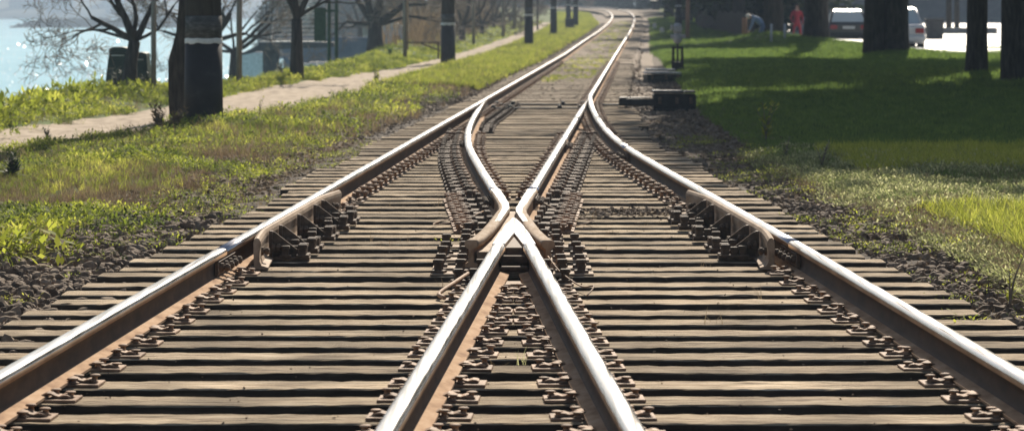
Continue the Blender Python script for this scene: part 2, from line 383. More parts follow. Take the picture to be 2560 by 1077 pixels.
grid_obj('track_bed', lambda D: np.linspace(cx(D)-1.35-.3*max(0, (60-D)/14), cx(D)+1.9, 16), np.arange(46.1, 230, .5), M['bed_far'],
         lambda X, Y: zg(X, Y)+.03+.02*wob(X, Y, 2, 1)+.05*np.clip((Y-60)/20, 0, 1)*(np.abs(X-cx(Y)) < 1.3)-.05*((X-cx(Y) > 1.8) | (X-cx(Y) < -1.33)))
# sunlit paved yard behind the trees
M['road'] = ramp_mat('pale_paving', [(.3, (.42, .41, .39)), (.7, (.60, .58, .55))], scale=1.5, rough=.5, bump=.1, detail=6)
def road_x(D): return np.linspace(I(D, [84, 100, 130, 420], [12.0, 11.9, 12.3, 14]), 75, 12)
grid_obj('road', road_x, list(np.arange(84, 200, 4)), M['road'], lambda X, Y: zg(X, Y)+.05)
kb = MB()
for k in range(24):
    D0 = 84+k*2.4; x0 = I(D0, [84, 100, 130, 420], [12.0, 11.9, 12.3, 14])
    kb.box((x0-.09, D0+1.2, zg(x0, D0+1.2)+.04), (.16, 2.38, .16), bev=.015)
tag(kb.build('kerb', M['white_paint']), kind='structure')
# sea
m = ramp_mat('sea_water', [(.3, (.17, .46, .60)), (.7, (.30, .62, .76))], scale=.05, rough=.3, spec=.03, detail=5)
N, L = nodes(m); b = N['Principled BSDF']
tc = N.new('ShaderNodeTexCoord'); mp = N.new('ShaderNodeMapping'); mp.inputs['Scale'].default_value = (.8, .35, 1); L.new(tc.outputs['Object'], mp.inputs[0])
n1 = N.new('ShaderNodeTexNoise'); n1.inputs['Scale'].default_value = 2.2; n1.inputs['Detail'].default_value = 9; n1.inputs['Roughness'].default_value = .65
L.new(mp.outputs[0], n1.inputs['Vector'])
bp = N.new('ShaderNodeBump'); bp.inputs['Strength'].default_value = 1; bp.inputs['Distance'].default_value = .55
L.new(n1.outputs['Fac'], bp.inputs['Height']); L.new(bp.outputs[0], b.inputs['Normal'])
M['sea'] = m
SEA = -4.0
m = new_mat('glint_mirror', (.95, .97, 1), .22, 1.0); M['ripple'] = m  # mirror facets added and tilted to throw sun glints at the camera
SV = np.array((sin(RAD(SUN_AZ))*cos(RAD(SUN_EL)), cos(RAD(SUN_AZ))*cos(RAD(SUN_EL)), sin(RAD(SUN_EL))))
V = []; r_ = random.Random(12)
for i in range(800):
    py = 62+215*r_.random()**.55; D_ = 5.47*F/(py-HY); px = r_.uniform(-60, 700) if py > 120 else r_.uniform(-60, 480)
    p = np.array(((px-1280)/F*D_, D_, SEA)); v = np.array((0, 0, CZ))-p; v /= np.linalg.norm(v); h = SV+v+np.array([r_.gauss(0, .09), r_.gauss(0, .09), 0]); h /= np.linalg.norm(h)
    a = np.cross(h, (0, 1, 0)); a /= np.linalg.norm(a); b_ = np.cross(h, a); s_ = D_*.00028*r_.uniform(.4, 1.25)
    for q in (-a-b_*.5, a-b_*.5, a+b_*.5, -a+b_*.5): V.append(p+np.array((0, 0, .05))+q*s_*np.array((1, 3, 3)))
tag(link('sea_glint_facets', np_mesh('sea_glint_facets', np.array(V), np.arange(len(V)).reshape(-1, 4), m)), 'small mirror facets added as sun glitter on the water', 'ripples', kind='stuff')
sv = np.array([(-2600, -50, SEA), (-3, -50, SEA), (-3, 2800, SEA), (-2600, 2800, SEA)], float)
tag(link('sea', np_mesh('sea', sv, np.array([[0, 1, 2, 3]]), M['sea'])), kind='structure')

# ------------------------------------------------------------------ SLEEPERS
def zs(D): return float(rise(D))
sl_rows = []                               # (D, x0, x1)
D = 7.6; k = 0
while D < 76:
    sl_rows.append(D); D += .46+rng.uniform(-.012, .012)
far_rows = []
while D < 200: far_rows.append(D); D += .74+rng.uniform(-.03, .03)
step_l = step_r = 0
near_mesh_count = 0
def sleeper_mesh(x0, x1, wid=.238, h=.15, seg=None, rough=.004):
    Lx = x1-x0; seg = seg or max(6, int(Lx/.05))
    xs = np.linspace(x0, x1, seg+1)
    prof = [(-wid/2, -h), (-wid/2, -.005), (-wid/2+.006, 0), (-wid/6, 0), (wid/6, 0), (wid/2-.006, 0), (wid/2, -.005), (wid/2, -h)]
    n = len(prof); jit = rng.normal(0, rough, (seg+1, n, 2))
    sm = rng.normal(0, rough*.45, (seg//12+3, 3))
    V = []
    for i, x in enumerate(xs):
        t = i/seg*(len(sm)-1.01); j = int(t); f = t-j; w_ = sm[j]*(1-f)+sm[j+1]*f
        for q, (a, c) in enumerate(prof):
            dy = jit[i, q, 0]*.35+(w_[0] if a < 0 else w_[1]); dz = (jit[i, q, 1]*.25+w_[2]*.6 if q not in (0, n-1) else 0)
            V.append((x, a+dy, c+dz))
    Fc = []
    for i in range(seg):
        for q in range(n-1): a = i*n+q; Fc.append((a, a+n, a+n+1, a+1))
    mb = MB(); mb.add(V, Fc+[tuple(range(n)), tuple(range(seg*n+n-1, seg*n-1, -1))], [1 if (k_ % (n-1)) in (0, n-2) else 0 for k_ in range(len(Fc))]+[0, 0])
    return mb
def zone(D):
    if D < 12.3: return ('weathered brown timber sleeper spanning both diverging tracks in the nearest foreground, below the double rails', 'long sleepers nearest the camera')
    if D < 15.3: return ('long grey brown timber sleeper just below the crossing nose, spanning both diverging tracks', 'long sleepers below the crossing')
    if D < 21.2: return ('long timber sleeper carrying the rail crossing and the two bracketed guard rails', 'sleepers carrying the crossing')
    if D < 30: return ('timber sleeper between the crossing and the bent curved rails, under four rails', 'sleepers above the crossing')
    if D < 44: return ('closely seen timber sleeper in the narrowing fan below the switch blades', 'sleepers below the switch blades')
    return ('dusty timber sleeper half sunk in ballast on the single track beyond the switch blades', 'dusty sleepers beyond the switch')
sleepers = []
sl_l = sl_r = .58
for k, D in enumerate(sl_rows):
    if k % 7 == 0: sl_l = .55+rng.uniform(-.05, .1); sl_r = .5+rng.uniform(-.03, .22)
    x0 = float(xL(D))-sl_l-rng.uniform(0, .06); x1 = float(xR(D))+sl_r+rng.uniform(0, .06)
    if D > 44.5: x0 = float(xL(D))-.52-rng.uniform(0, .08); x1 = float(xRs(D))+.52+rng.uniform(0, .08)
    lab, grp = zone(D)
    c = (x0+x1)/2
    mat = M['wood'] if D < 46 else M['wood_dust']
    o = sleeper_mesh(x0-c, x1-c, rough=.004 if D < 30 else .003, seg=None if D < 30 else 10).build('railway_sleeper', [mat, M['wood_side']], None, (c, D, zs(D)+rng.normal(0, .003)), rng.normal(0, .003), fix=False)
    tag(o, lab, 'sleeper', grp); o['x'] = 0; del o['x']
    sleepers.append((o, D, c, x0, x1))
# far sleepers share a mesh
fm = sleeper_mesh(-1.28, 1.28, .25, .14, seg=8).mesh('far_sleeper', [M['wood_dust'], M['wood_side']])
for D in far_rows:
    if len(sleepers) >= 296: break
    o = link('railway_sleeper', fm, None, (float(cx(D))+rng.uniform(-.04, .04), D, zs(D)+.012+rng.uniform(-.01, .008)), -.0455+rng.normal(0, .01))
    tag(o, 'pale dusty sleeper of the single track far off, before the bend', 'sleeper', 'distant sleepers before the bend')
    sleepers.append((o, D, o.location.x, 0, 0))

# ------------------------------------------------------------------ RAILS
FZ = .012                                  # base plate thickness under the foot
PROF = [(.070, 0), (.070, .010), (.022, .022), (.010, .038), (.008, .075), (.010, .106), (.030, .114), (.0355, .120), (.0355, .137), (.031, .1475), (.021, .1525), (.008, .1535)]
PROF = PROF+[(-a, b) for a, b in PROF[::-1]]
PROF = [(a*1.03, b) for a, b in PROF]
def pmat(i, n=len(PROF)):                  # material of the strip i -> i+1: 0 rust, 1 running surface, 2 head edge
    a, b = PROF[i], PROF[(i+1) % n]; z = (a[1]+b[1])/2
    if z > .1485: return 1
    if z > .142: return 1
    if z > .116: return 2
    if .024 < z: return 3
    return 0
def sweep(mb, path, prof=PROF, mats=pmat, z0=FZ, wfun=None, cap=True, endmat=0):
    """path: (x,y,z) points; profile u to the right of travel"""
    pts = np.array(path, float); n = len(prof); V = []
    for i, p in enumerate(pts):
        t = pts[min(i+1, len(pts)-1)]-pts[max(i-1, 0)]; t[2] = 0; t /= np.linalg.norm(t)
        nx, ny = t[1], -t[0]
        w_, sh = wfun(i, p) if wfun else (1, 0)
        for u, z in prof:
            uu = u*w_+sh; V.append((p[0]+nx*uu, p[1]+ny*uu, p[2]+z0+z))
    Fs = []; Mi = []; Sm = []
    for i in range(len(pts)-1):
        for q in range(n):
            a = i*n+q; b = i*n+(q+1) % n; Fs.append((a, b, b+n, a+n)); mi = mats(q) if callable(mats) else mats; Mi.append(mi); Sm.append(mi != 0)
    if cap: Fs += [tuple(range(n))[::-1], tuple((len(pts)-1)*n+q for q in range(n))]; Mi += [endmat]*2; Sm += [False]*2
    mb.add(V, Fs, Mi, Sm); return mb
M['web'] = ramp_mat('rust_and_shade_web', [(.3, (.028, .015, .009)), (.5, (.055, .030, .017)), (.75, (.10, .056, .032))], scale=10, stretch=(1, .4, 1), rough=.75, bump=.2, dist=.002, detail=8, spec=.25)  # web rust darkened, shade below the rail head put into its colour
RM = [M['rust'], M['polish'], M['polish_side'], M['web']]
def line(fx, D0, D1, step=.5):
    n = max(2, int(abs(D1-D0)/step)+1); d = np.linspace(D0, D1, n)
    return [(float(fx(q)), float(q), zs(q)) for q in d]
def rail(path, label, group=None, wfun=None, name='rail', mats=RM):
    o = sweep(MB(), path, wfun=wfun).build(name, mats); tag(o, label, 'rail', group); return o
def fplate_bolts(mb, L, side, nb=4, off=0):
    pass
# centre line of the bend, offset for each rail
def bend(side):
    c = ctr[1:]; d = np.concatenate([[0], np.cumsum(np.hypot(*np.diff(c, axis=0).T))]); s = np.linspace(0, d[-1], 60)
    X = catmull(d, c[:, 0], s); Y = catmull(d, c[:, 1], s); out = []
    for i in range(len(s)):
        j, k_ = max(i-1, 0), min(i+1, len(s)-1); tx, ty = X[k_]-X[j], Y[k_]-Y[j]; h = math.hypot(tx, ty)
        x, y = X[i]+side*.7525*ty/h, Y[i]-side*.7525*tx/h
        out.append((x, y, zs(y)+.14*min(max((i-28)/14, 0), 1)))
    return out
lo, hi = bend(-1.55), bend(2.2); nb_ = len(lo)
V = []
for a_, b_ in zip(lo, hi):
    for t in np.linspace(0, 1, 9): V.append((a_[0]+(b_[0]-a_[0])*t, a_[1]+(b_[1]-a_[1])*t, a_[2]+(b_[2]-a_[2])*t+.035+(.05 if .1 < t < .9 else -.05)))
k0 = 40; q_ = (np.arange(k0, nb_-1)[:, None]*9+np.arange(8)[None]).ravel()
tag(link('track_bed', np_mesh('track_bed', np.array(V), np.stack([q_, q_+1, q_+10, q_+9], 1), M['bed_far'], smooth=True)), kind='structure')
DJL, DJR, DJX, DK = 15.75, 16.25, 16.05, 27.4
r_ln = rail(line(xL, 6.5, DJL-.004), 'left outer rail, near piece with bright worn top, below the joint')
r_lf = rail(line(xL, DJL+.004, 85, .8)+bend(-1)[1:], 'left outer rail beyond the joint, running straight past the crossing to the far bend')
r_rn = rail(line(xR, 6.5, DJR-.005), 'right outer rail, near piece with bright worn top, below the joint')
r_rm = rail(line(xR, DJR+.005, DK-.003), 'right outer rail, middle piece beside the guard rail up to the bent joint')
r_rf = rail(line(xR, DK+.003, 85, .6)+bend(1)[1:], 'right outer rail beyond the bent joint, sweeping past the blades to the far bend')
r_ll = rail(line(xRs, 6.5, DJX-.003), 'left leg of the rails running from the crossing nose to the camera')
r_rl = rail(line(xC, 6.5, DJX-.003), 'right leg of the rails running from the crossing nose to the camera')
# closure rails, ending as switch blades planed thin against the outer rails
def blade(side, other):
    def f(i, p):
        sep = abs(float(other(p[1]))-p[0])
        if sep > .155: return 1, 0
        t = max(sep-.03, .012)/.125
        return max(t, .16), 0
    return f
TIP = 43.9
r_cc = rail(line(xC, 20.95, 29.8, .3), 'curved closure rail left of centre, lower length from the wing to its bend')
r_cb = rail(line(xC, 29.81, TIP-.5, .3), 'curved left switch blade narrowing against the left outer rail', wfun=blade(0, xL))
r_sc = rail(line(xRs, 20.95, 29.3, .5), 'straight closure rail right of centre, lower length from the wing upwards')
r_sb = rail(line(xRs, 29.31, TIP-.5, .3), 'straight right switch blade narrowing against the right outer rail', wfun=blade(0, xR))

# ------------------------------------------------------------------ fastenings (parts of their sleeper)
def base_plate_mesh(l, r, wy=.15, key='plate'):
    return MB().box(((r-l)/2, 0, .006), (l+r, wy, .011), bev=.002).mesh(key, M['clip'])
PM = {}
def plate(l, r):
    k_ = (round(l, 2), round(r, 2))
    if k_ not in PM: PM[k_] = base_plate_mesh(*k_)
    return PM[k_]
smb = MB().lathe([(.016, 0), (.017, .01), (.012, .013), (.0105, .037), (.013, .036), (.0195, .039), (.0205, .044), (.017, .049), (.008, .051)], n=10)
screw_me = smb.mesh('rail_screw', M['clip'])
screw2 = MB().lathe([(.018, 0), (.018, .006), (.012, .009), (.0105, .033), (.015, .033), (.021, .036), (.021, .041), (.016, .045), (.008, .047)], n=10, tilt=(.18, -.12)).mesh('rail_screw', M['clip'])
cmb = MB()                                # bent spring clip reaching from the plate onto the foot
cp = [(-.004, .014), (.016, .022), (.034, .020), (.050, .012), (.064, .009), (.080, .014), (.094, .013), (.104, .009)]
top = [(a, b+.008) for a, b in cp]
cmb.prism(cp+top[::-1], -.034, .034, 'y')
clip_me = cmb.mesh('rail_clip', M['clip'])
sq = MB().box((0, 0, .008), (.075, .075, .016), bev=.003).box((0, 0, .034), (.040, .040, .04), bev=.003).box((0, 0, .063), (.055, .050, .022), bev=.004)
sqbolt_me = sq.mesh('square_bolt', M['rust_dark'])
# one-piece fastening for the distance
fb = MB()
for s in (-1, 1):
    fb.box((s*.105, 0, .007), (.15, .14, .013)).box((s*.085, 0, .03), (.06, .07, .03), ry=s*.3)
    for yy in (-.04, .04): fb.lathe([(.012, .01), (.012, .05), (.03, .055), (.028, .066), (.01, .07)], (s*.10, yy, 0), n=6)
    fb.lathe([(.012, .01), (.012, .045), (.03, .05), (.028, .06), (.01, .064)], (s*.155, 0, 0), n=6)
far_fast = fb.mesh('rail_fastening', M['clip'])
fb2 = MB()
for yy in (-.05, .05): fb2.box((0, yy, .012), (.20, .07, .024), bev=.003)
for s in (-1, 1):
    for yy in (-.045, .045): fb2.box((s*.06, yy, .045), (.042, .04, .05), bev=.003)
chair_fast = fb2.mesh('slide_chair', M['rust_dark'])

def add_plate(o, c, D, x, rz, l, r, sl, sr):
    """base plate under the rail at x; l/r reach, sl/sr screws on that side (0 none, 1 full, 2 square bolt)"""
    p = link('base_plate', plate(l, r), o, (x-c, rng.uniform(-.012, .012), 0), rz)
    for s, on, reach in ((-1, sl, l), (1, sr, r)):
        if not on: continue
        if on == 2:
            q = link('square_bolt', sqbolt_me, p, (s*min(reach-.04, .12), 0, .011)); continue
        link('rail_clip', clip_me, p, (s*.058, rng.uniform(-.006, .006), .004), 0 if s > 0 else pi)
        for (dx, dy) in ((.092, -.044), (.096, .046), (.158, rng.uniform(-.02, .02))):
            if dx > reach-.02: continue
            if rng.random() < .04: continue
            q = link('rail_screw', screw_me if rng.random() < .6 else screw2, p, (s*dx, dy+rng.uniform(-.008, .008), rng.uniform(.008, .014)), rng.uniform(0, 6.28)); q.scale = (1, 1, rng.uniform(.4, .75))
for (o, D, c, x0, x1) in sleepers:
    if D > 78: continue
    xl, xr, xs, xc = float(xL(D)), float(xR(D)), float(xRs(D)), float(xC(D))
    a1, a2 = -.0455, .042
    if D < 22:
        g = 16.1 < D < 20.6
        add_plate(o, c, D, xl, a1, .19, .19 if not g else .10, 1, 0 if g else 1)
        add_plate(o, c, D, xr, a2, .19 if not g else .10, .19, 0 if g else 1, 1)
        if D < 15.0:
            sep = xc-xs; inn = min(.19, sep/2-.006)
            on = 1 if inn > .12 else 0
            add_plate(o, c, D, xs, a1, .19, max(inn, .07), 1, on)
            add_plate(o, c, D, xc, a2, max(inn, .07), .19, on, 1)
            if not on and D < 14.9:
                for s in (-1, 1): link('square_bolt', sqbolt_me, o, ((xs+xc)/2-c+s*min(.05, sep*.14), 0, .0))
        elif D > 18.9:
            for (q, a, s) in ((xc, a2, -1), (xs, a1, 1)):
                link('slide_chair', chair_fast, o, (q-c+s*.15, 0, 0), a)
                link('rail_fastening', far_fast, o, (q-c+s*.28, 0, 0), a+1.57)
    else:
        link('rail_fastening', far_fast, o, (xl-c, 0, 0), a1)
        link('rail_fastening', far_fast, o, ((xr if D < 44.5 else xs)-c, 0, 0), a2 if D < 30 else 0)
        if D < 43.5:
            if xs < xr-.32: link('rail_fastening', far_fast, o, (xs-c, 0, 0), a1)
            if xc > xl+.32: link('rail_fastening', far_fast, o, (xc-c, 0, 0), 0)
            if xs < xr-.32: link('slide_chair', chair_fast, o, (xs-c+.20, 0, 0), a1)
            if D < 34: link('slide_chair', chair_fast, o, (xc-c-.20, 0, 0), 0)
            else:
                link('slide_chair', chair_fast, o, (max(xc, xl+.2)-c+.16, 0, 0), 0)

# ------------------------------------------------------------------ the crossing (one thing)
fr = empty('rail_crossing', (0, 17.3, 0)); tag(fr, 'steel rail crossing with bright V shaped nose and two flared wing rails in the centre', 'rail crossing')
def rel(p): return (p[0], p[1]-17.3, p[2])
def cpart(name, mb, mats):
    mb.v = [rel(p) for p in mb.v]; return mb.build(name, mats, fr)
NT = .1655
mb = MB()                                  # nose: a wedge that splits into two legs
def vl(D): return float(xRs(D)), float(xC(D))
hw = .036
tipD, notchD, endD = 18.05, 16.85, DJX+.003
a0, b0 = vl(notchD); a1_, b1_ = vl(endD)
mid = (a0+b0)/2
hwl = (b0-a0)/2
outer_l = [(a1_-hw, endD), (a0-hw, notchD), (vl(17.5)[0]-.030, 17.5), ((vl(tipD)[0]+vl(tipD)[1])/2-.008, tipD)]
outer_r = [(b1_+hw, endD), (b0+hw, notchD), (vl(17.5)[1]+.030, 17.5), ((vl(tipD)[0]+vl(tipD)[1])/2+.008, tipD)]
poly = outer_l+outer_r[::-1]+[(b1_-hw, endD), (mid, notchD+.02), (a1_+hw, endD)]
# build top as quads so the notch is clean
V = []; 
Lr = [(a1_-hw, endD, a1_+hw), (a0-hw, notchD, mid)]
def wedge(mb, ring_top, z0, z1, inset, mi_side, mi_top):
    n = len(ring_top); V = [(x, y, z1-.004) for x, y in ring_top]+[(x, y, z0) for x, y in ring_top]
    cxm = sum(p[0] for p in ring_top)/n; cym = sum(p[1] for p in ring_top)/n
    T = [(x+(cxm-x)*inset, y+(cym-y)*inset*.1, z1) for x, y in ring_top]
    V += T
    Fs = [(i, (i+1) % n, (i+1) % n+n, i+n) for i in range(n)]+[(i+2*n, (i+1) % n+2*n, (i+1) % n, i) for i in range(n)]+[tuple(range(2*n, 3*n))]
    mb.add(V, Fs, [mi_side]*n+[mi_top]*n+[mi_top])
wedge(mb, [(a1_-hw, endD), (a1_+hw, endD), (mid, notchD), (a0-hw, notchD)], .012, NT, .03, 0, 1)
wedge(mb, [(b1_-hw, endD), (b1_+hw, endD), (b0+hw, notchD), (mid, notchD)], .012, NT, .03, 0, 1)
mt = (outer_l[3][0]+outer_r[3][0])/2
wedge(mb, [(a0-hw, notchD+.0005), (b0+hw, notchD+.0005), (outer_r[2][0], 17.5), (mt+.008, tipD), (mt-.008, tipD), (outer_l[2][0], 17.5)], .012, NT+.0003, .02, 0, 1)
cpart('crossing_nose', mb, [M['rust'], M['polish']])
# wing rails: bent, wide topped, flared at the near end
W_PROF = [(.06, 0), (.06, .012), (.016, .03), (.014, .105), (.035, .118), (.037, .140), (.032, .151), (.02, .1545)]
W_PROF = W_PROF+[(-a, b) for a, b in W_PROF[::-1]]
def wm(i):
    n = len(W_PROF); z = (W_PROF[i][1]+W_PROF[(i+1) % n][1])/2
    return 1 if z > .144 else (2 if z > .112 else 0)
def dens(P_, k_=6):
    P_ = np.array(P_); t = np.arange(len(P_)); s = np.linspace(0, len(P_)-1, (len(P_)-1)*k_+1)
    return [(np.interp(q, t, P_[:, 0]), np.interp(q, t, P_[:, 1]), np.interp(q, t, P_[:, 2])) for q in s]
lw = [(-.232, 16.28, 0), (-.196, 16.5, 0), (-.150, 17.05, 0), (-.108, 17.75, 0), (-.070, 18.55, 0), (-.050, 18.9, 0), (float(xC(19.4))-.004, 19.4, 0), (float(xC(20.2)), 20.2, 0), (float(xC(20.94)), 20.94, 0)]
rw = [(.205, 16.25, 0), (.176, 16.5, 0), (.134, 17.05, 0), (.100, 17.75, 0), (.062, 18.55, 0), (.058, 18.9, 0), (float(xRs(19.4))+.002, 19.4, 0), (float(xRs(20.2)), 20.2, 0), (float(xRs(20.94)), 20.94, 0)]
M['wing_top'] = ramp_mat('wing_rail_top', [(.3, (.24, .17, .11)), (.5, (.36, .275, .20)), (.75, (.46, .39, .32))], scale=7, stretch=(4, .5, 1), rough=.85, spec=.08, detail=7, bump=.2, dist=.002)
def wmL(i): return wm(i)
for P_ in (lw, rw):
    o = cpart('wing_rail', sweep(MB(), dens(P_, 4), W_PROF, wm), [M['rust'], M['wing_top'], M['guard']])
    o['label'] = 'left wing rail of the crossing, flared outwards' if P_ is lw else 'right wing rail of the crossing, flared outwards'
# polished strip where the wheels roll on each knee
for sg, P_ in ((-1, lw), (1, rw)):
    q = dens(P_[3:], 4); mb = MB(); V = []
    for i, p in enumerate(q):
        t = i/(len(q)-1); w0 = .016*(1-t)+.033*t; sh = -sg*(.018*(1-t))
        V += [(p[0]+sh-w0, p[1], NT+.002), (p[0]+sh+w0, p[1], NT+.002)]
    V2 = [(x, y, z-.0015) for x, y, z in V]; n = len(V)
    Fs = [(2*i, 2*i+1, 2*i+3, 2*i+2) for i in range(len(q)-1)]
    mb.add(V, Fs, 0)
    cpart('wheel_strip', mb, M['polish'])
# filler casting on the crossing floor and the spacer under the notch
mb = MB(); mb.add([(-.20, 16.3, .10), (.19, 16.3, .10), (.07, 19.2, .125), (-.07, 19.2, .125), (-.20, 16.3, .012), (.19, 16.3, .012), (.07, 19.2, .012), (-.07, 19.2, .012)],
    [(0, 1, 2, 3), (7, 6, 5, 4), (0, 4, 5, 1), (1, 5, 6, 2), (2, 6, 7, 3), (3, 7, 4, 0)])
cpart('filler_casting', mb, M['guard'])
mb = MB(); mb.prism([(a1_+hw+.002, endD-.02), (b1_-hw-.002, endD-.02), (mid, notchD-.06)], .10, .146, 'z', 0)
mb.box((mid, 15.98, .085), (b1_-a1_-.03, .10, .045), bev=.008).box((mid, 15.83, .045), (b1_-a1_-.02, .06, .03), bev=.008)
cpart('spacer_block', mb, M['rust_dark'])
# crossing plates with their square bolts, one row per sleeper
plm = MB().box((0, 0, .006), (.90, .17, .011), bev=.002).mesh('crossing_plate', M['guard'])
plm2 = MB().box((0, 0, .006), (.66, .17, .011), bev=.002).mesh('crossing_plate', M['guard'])
for (o, D, c, x0, x1) in sleepers:
    if 15.0 <= D <= 18.95:
        wd = D < 17.9 and D > 15.7
        p = link('crossing_plate', plm if wd else plm2, o, (-c, 0, 0))
        for xx in ((-.40, -.28, .27, .39) if wd else (-.28, -.20, .20, .28)):
            link('square_bolt', sqbolt_me, p, (xx+rng.uniform(-.008, .008), rng.uniform(-.02, .02), .011), rng.uniform(-.3, .3))
        if D < 16:
            link('square_bolt', sqbolt_me, p, (-.17, .0, .011)); link('square_bolt', sqbolt_me, p, (.19, 0, .011))

# ------------------------------------------------------------------ guard rails with their brackets
G_PROF = [(-.020, .02), (-.022, .15), (-.018, .172), (-.004, .180), (.008, .176), (.018, .160), (.020, .14), (.012, .10), (.012, .05), (.022, .025), (.060, .014), (.060, .004), (-.02, .004)]
def guard(side, fx, label):
    """side +1: stands to the right of the rail"""
    D0, D1 = (16.15, 20.45)
    n = 27; pth = []
    for d in np.linspace(D0, D1, n):
        off = .092+.055*max(0, (D0+.75-d)/.75)**1.3+.06*max(0, (d-(D1-.75))/.75)**1.3
        pth.append((float(fx(d))+side*off, d, 0))
    g = empty('guard_rail', (pth[n//2][0], 18.3, 0)); tag(g, label, 'guard rail')
    prof = [(u*side, z) for u, z in G_PROF]
    if side < 0: prof = prof[::-1]
    mb = sweep(MB(), pth, prof, 0, z0=.01)
    ox, oy = g.location.x, g.location.y
    mb.v = [(x-ox, y-oy, z) for x, y, z in mb.v]; mb.build('guard_bar', M['guard'], g)
    sp = [d for (_, d, *_r) in sleepers if D0+.35 < d < D1-.3]
    use = [sp[0], sp[1], sp[3] if len(sp) > 5 else sp[2], sp[-3], sp[-2]]
    bm_ = MB()                             # bracket: upright, sloping gusset, foot
    bm_.box((.012, 0, .095), (.020, .06, .165), bev=.003)
    bm_.prism([(.02, .02), (.02, .172), (.032, .172), (.215, .03), (.215, .02)], -.006, .006, 'y')
    bm_.box((.12, 0, .020), (.24, .13, .018), bev=.003)
    bme = bm_.mesh('bracket', M['rust_dark'])
    for d in use:
        off = .092+.02
        b_ = link('bracket', bme, g, (float(fx(d))+side*off-ox+side*.012, d-oy, .0), 0 if side > 0 else pi)
        for (xx, yy, s) in ((.20, .045, 1), (.20, -.045, 1), (.10, .05, .9), (.10, -.05, .9), (.15, 0.045, .8)):
            q = link('square_bolt', sqbolt_me, b_, (xx, yy, .028)); q.scale = (s, s, s)
        hb = link('side_bolt', sidebolt_me, b_, (.02, .05, .10)); hb = link('side_bolt', sidebolt_me, b_, (.02, -.05, .085))
    for d in sp:
        if d in use: continue
        q = link('chair', chair_fast, g, (float(fx(d))+side*.24-ox, d-oy, .0))
        link('square_bolt', sqbolt_me, q, (side*.03, 0, .03))
    # big through bolts near the end
    for d in (D0+.25, D1-.3): link('side_bolt', sidebolt_me, g, (float(fx(d))+side*.13-ox, d-oy, .095), 0 if side > 0 else pi)
    return g
sb = MB(); sb.tube([(0, 0, 0), (.02, 0, 0)], .026, 6, smooth=False); sb.tube([(.02, 0, 0), (.055, 0, 0)], .014, 8); sb.tube([(.03, 0, 0), (.048, 0, 0)], .023, 6, smooth=False)
sidebolt_me = sb.mesh('side_bolt', M['rust_dark'])
guard(1, xL, 'guard rail with triangular brackets on the inner side of the left outer rail')
guard(-1, xR, 'guard rail with triangular brackets on the inner side of the right outer rail')
# ------------------------------------------------------------------ joint bars (bolted across two rails: things of their own)
def joint_bar(fx, Dc, side, L_, label, nb=4, ang=0.0):
    x = float(fx(Dc)); slope = float(fx(Dc+.3)-fx(Dc-.3))/.6
    g = empty('joint_bar', (x, Dc, FZ), -math.atan(slope)); tag(g, label, 'joint bar')
    mb = MB(); pr = [(.010, .030), (.020, .026), (.030, .045), (.026, .095), (.034, .106), (.012, .112)]
    pr = [(side*(a+.004), b) for a, b in pr]
    mb.prism(pr, -L_/2, L_/2, 'y'); mb.build('plate', M['rust_dark'], g)
    for i in range(nb):
        yy = (i-(nb-1)/2)*L_/nb
        link('side_bolt', sidebolt_me, g, (side*.032, yy, .07), 0 if side > 0 else pi)
    return g
joint_bar(xL, DJL, 1, .62, 'bolted joint bar on the left outer rail, just below its guard rail')
joint_bar(xR, DJR-.02, -1, .62, 'bolted joint bar on the right outer rail, just below its guard rail')
joint_bar(xRs, 20.9, 1, .5, 'small joint bar on the straight closure rail, right of the crossing')
joint_bar(xC, 20.9, -1, .5, 'small joint bar on the curved closure rail, left of the crossing')
joint_bar(xR, DK, -1, .8, 'joint bar at the bend of the right outer rail')
joint_bar(xRs, 29.3, 1, .8, 'joint bar half way up the straight closure rail')
joint_bar(xC, 29.8, -1, .8, 'joint bar half way up the curved closure rail')
# stretcher bars between the blades and the drive rod
for D_, lab in ((41.6, 'black stretcher bar nearer the camera, between the two switch blades'), (43.3, 'black stretcher bar at the tips of the switch blades')):
    mb = MB(); xa, xb = float(xC(D_))+.05, float(xRs(D_))-.05
    mb.box(((xa+xb)/2, D_, .045), (xb-xa, .07, .022), bev=.004)
    for q in (xa+.05, xb-.05, xa+.3, xb-.35): mb.box((q, D_, .07), (.06, .11, .04), bev=.005)
    tag(mb.build('stretcher_bar', M['black_iron']), lab, 'stretcher bar')
mb = MB(); mb.box((1.72, 43.45, .03), (.9, .09, .03), bev=.004).box((1.86, 43.12, .085), (.52, .10, .10), bev=.01).box((1.66, 43.2, .10), (.10, .32, .11), bev=.01).box((1.86, 43.3, .145), (.44, .22, .015), bev=.003)
tag(mb.build('drive_rod', M['black_iron']), 'black drive rod between the right outer rail and the switch machine', 'drive rod')
# loops of thin bonding wire near the crossing
def wire(pts, label, r=.004):
    P_ = np.array(pts, float); t = np.linspace(0, len(P_)-1, 24); out = []
    ti = np.arange(len(P_))
    out = [tuple(catmull(ti, P_[:, j], t)[q] for j in range(3)) for q in range(24)]
    tag(MB().tube(out, r, 6).build('wire', M['clip']), label, 'wire')
wire([(.20, 21.0, .08), (.30, 20.6, .05), (.50, 19.8, .03), (.55, 19.4, .05), (.42, 19.2, .03), (.28, 19.5, .02)], 'thin loop of wire right of the crossing, lying on the sleepers')
wire([(-.20, 20.0, .07), (-.33, 19.6, .04), (-.50, 19.3, .03), (-.52, 19.6, .02), (-.38, 20.0, .03)], 'thin loop of wire left of the crossing, lying on the sleepers')
wire([(.20, 16.0, .10), (.26, 15.5, .06), (.36, 15.0, .03), (.42, 14.8, .05), (.38, 14.6, .02)], 'wire running from below the right wing rail to the timber beside it')
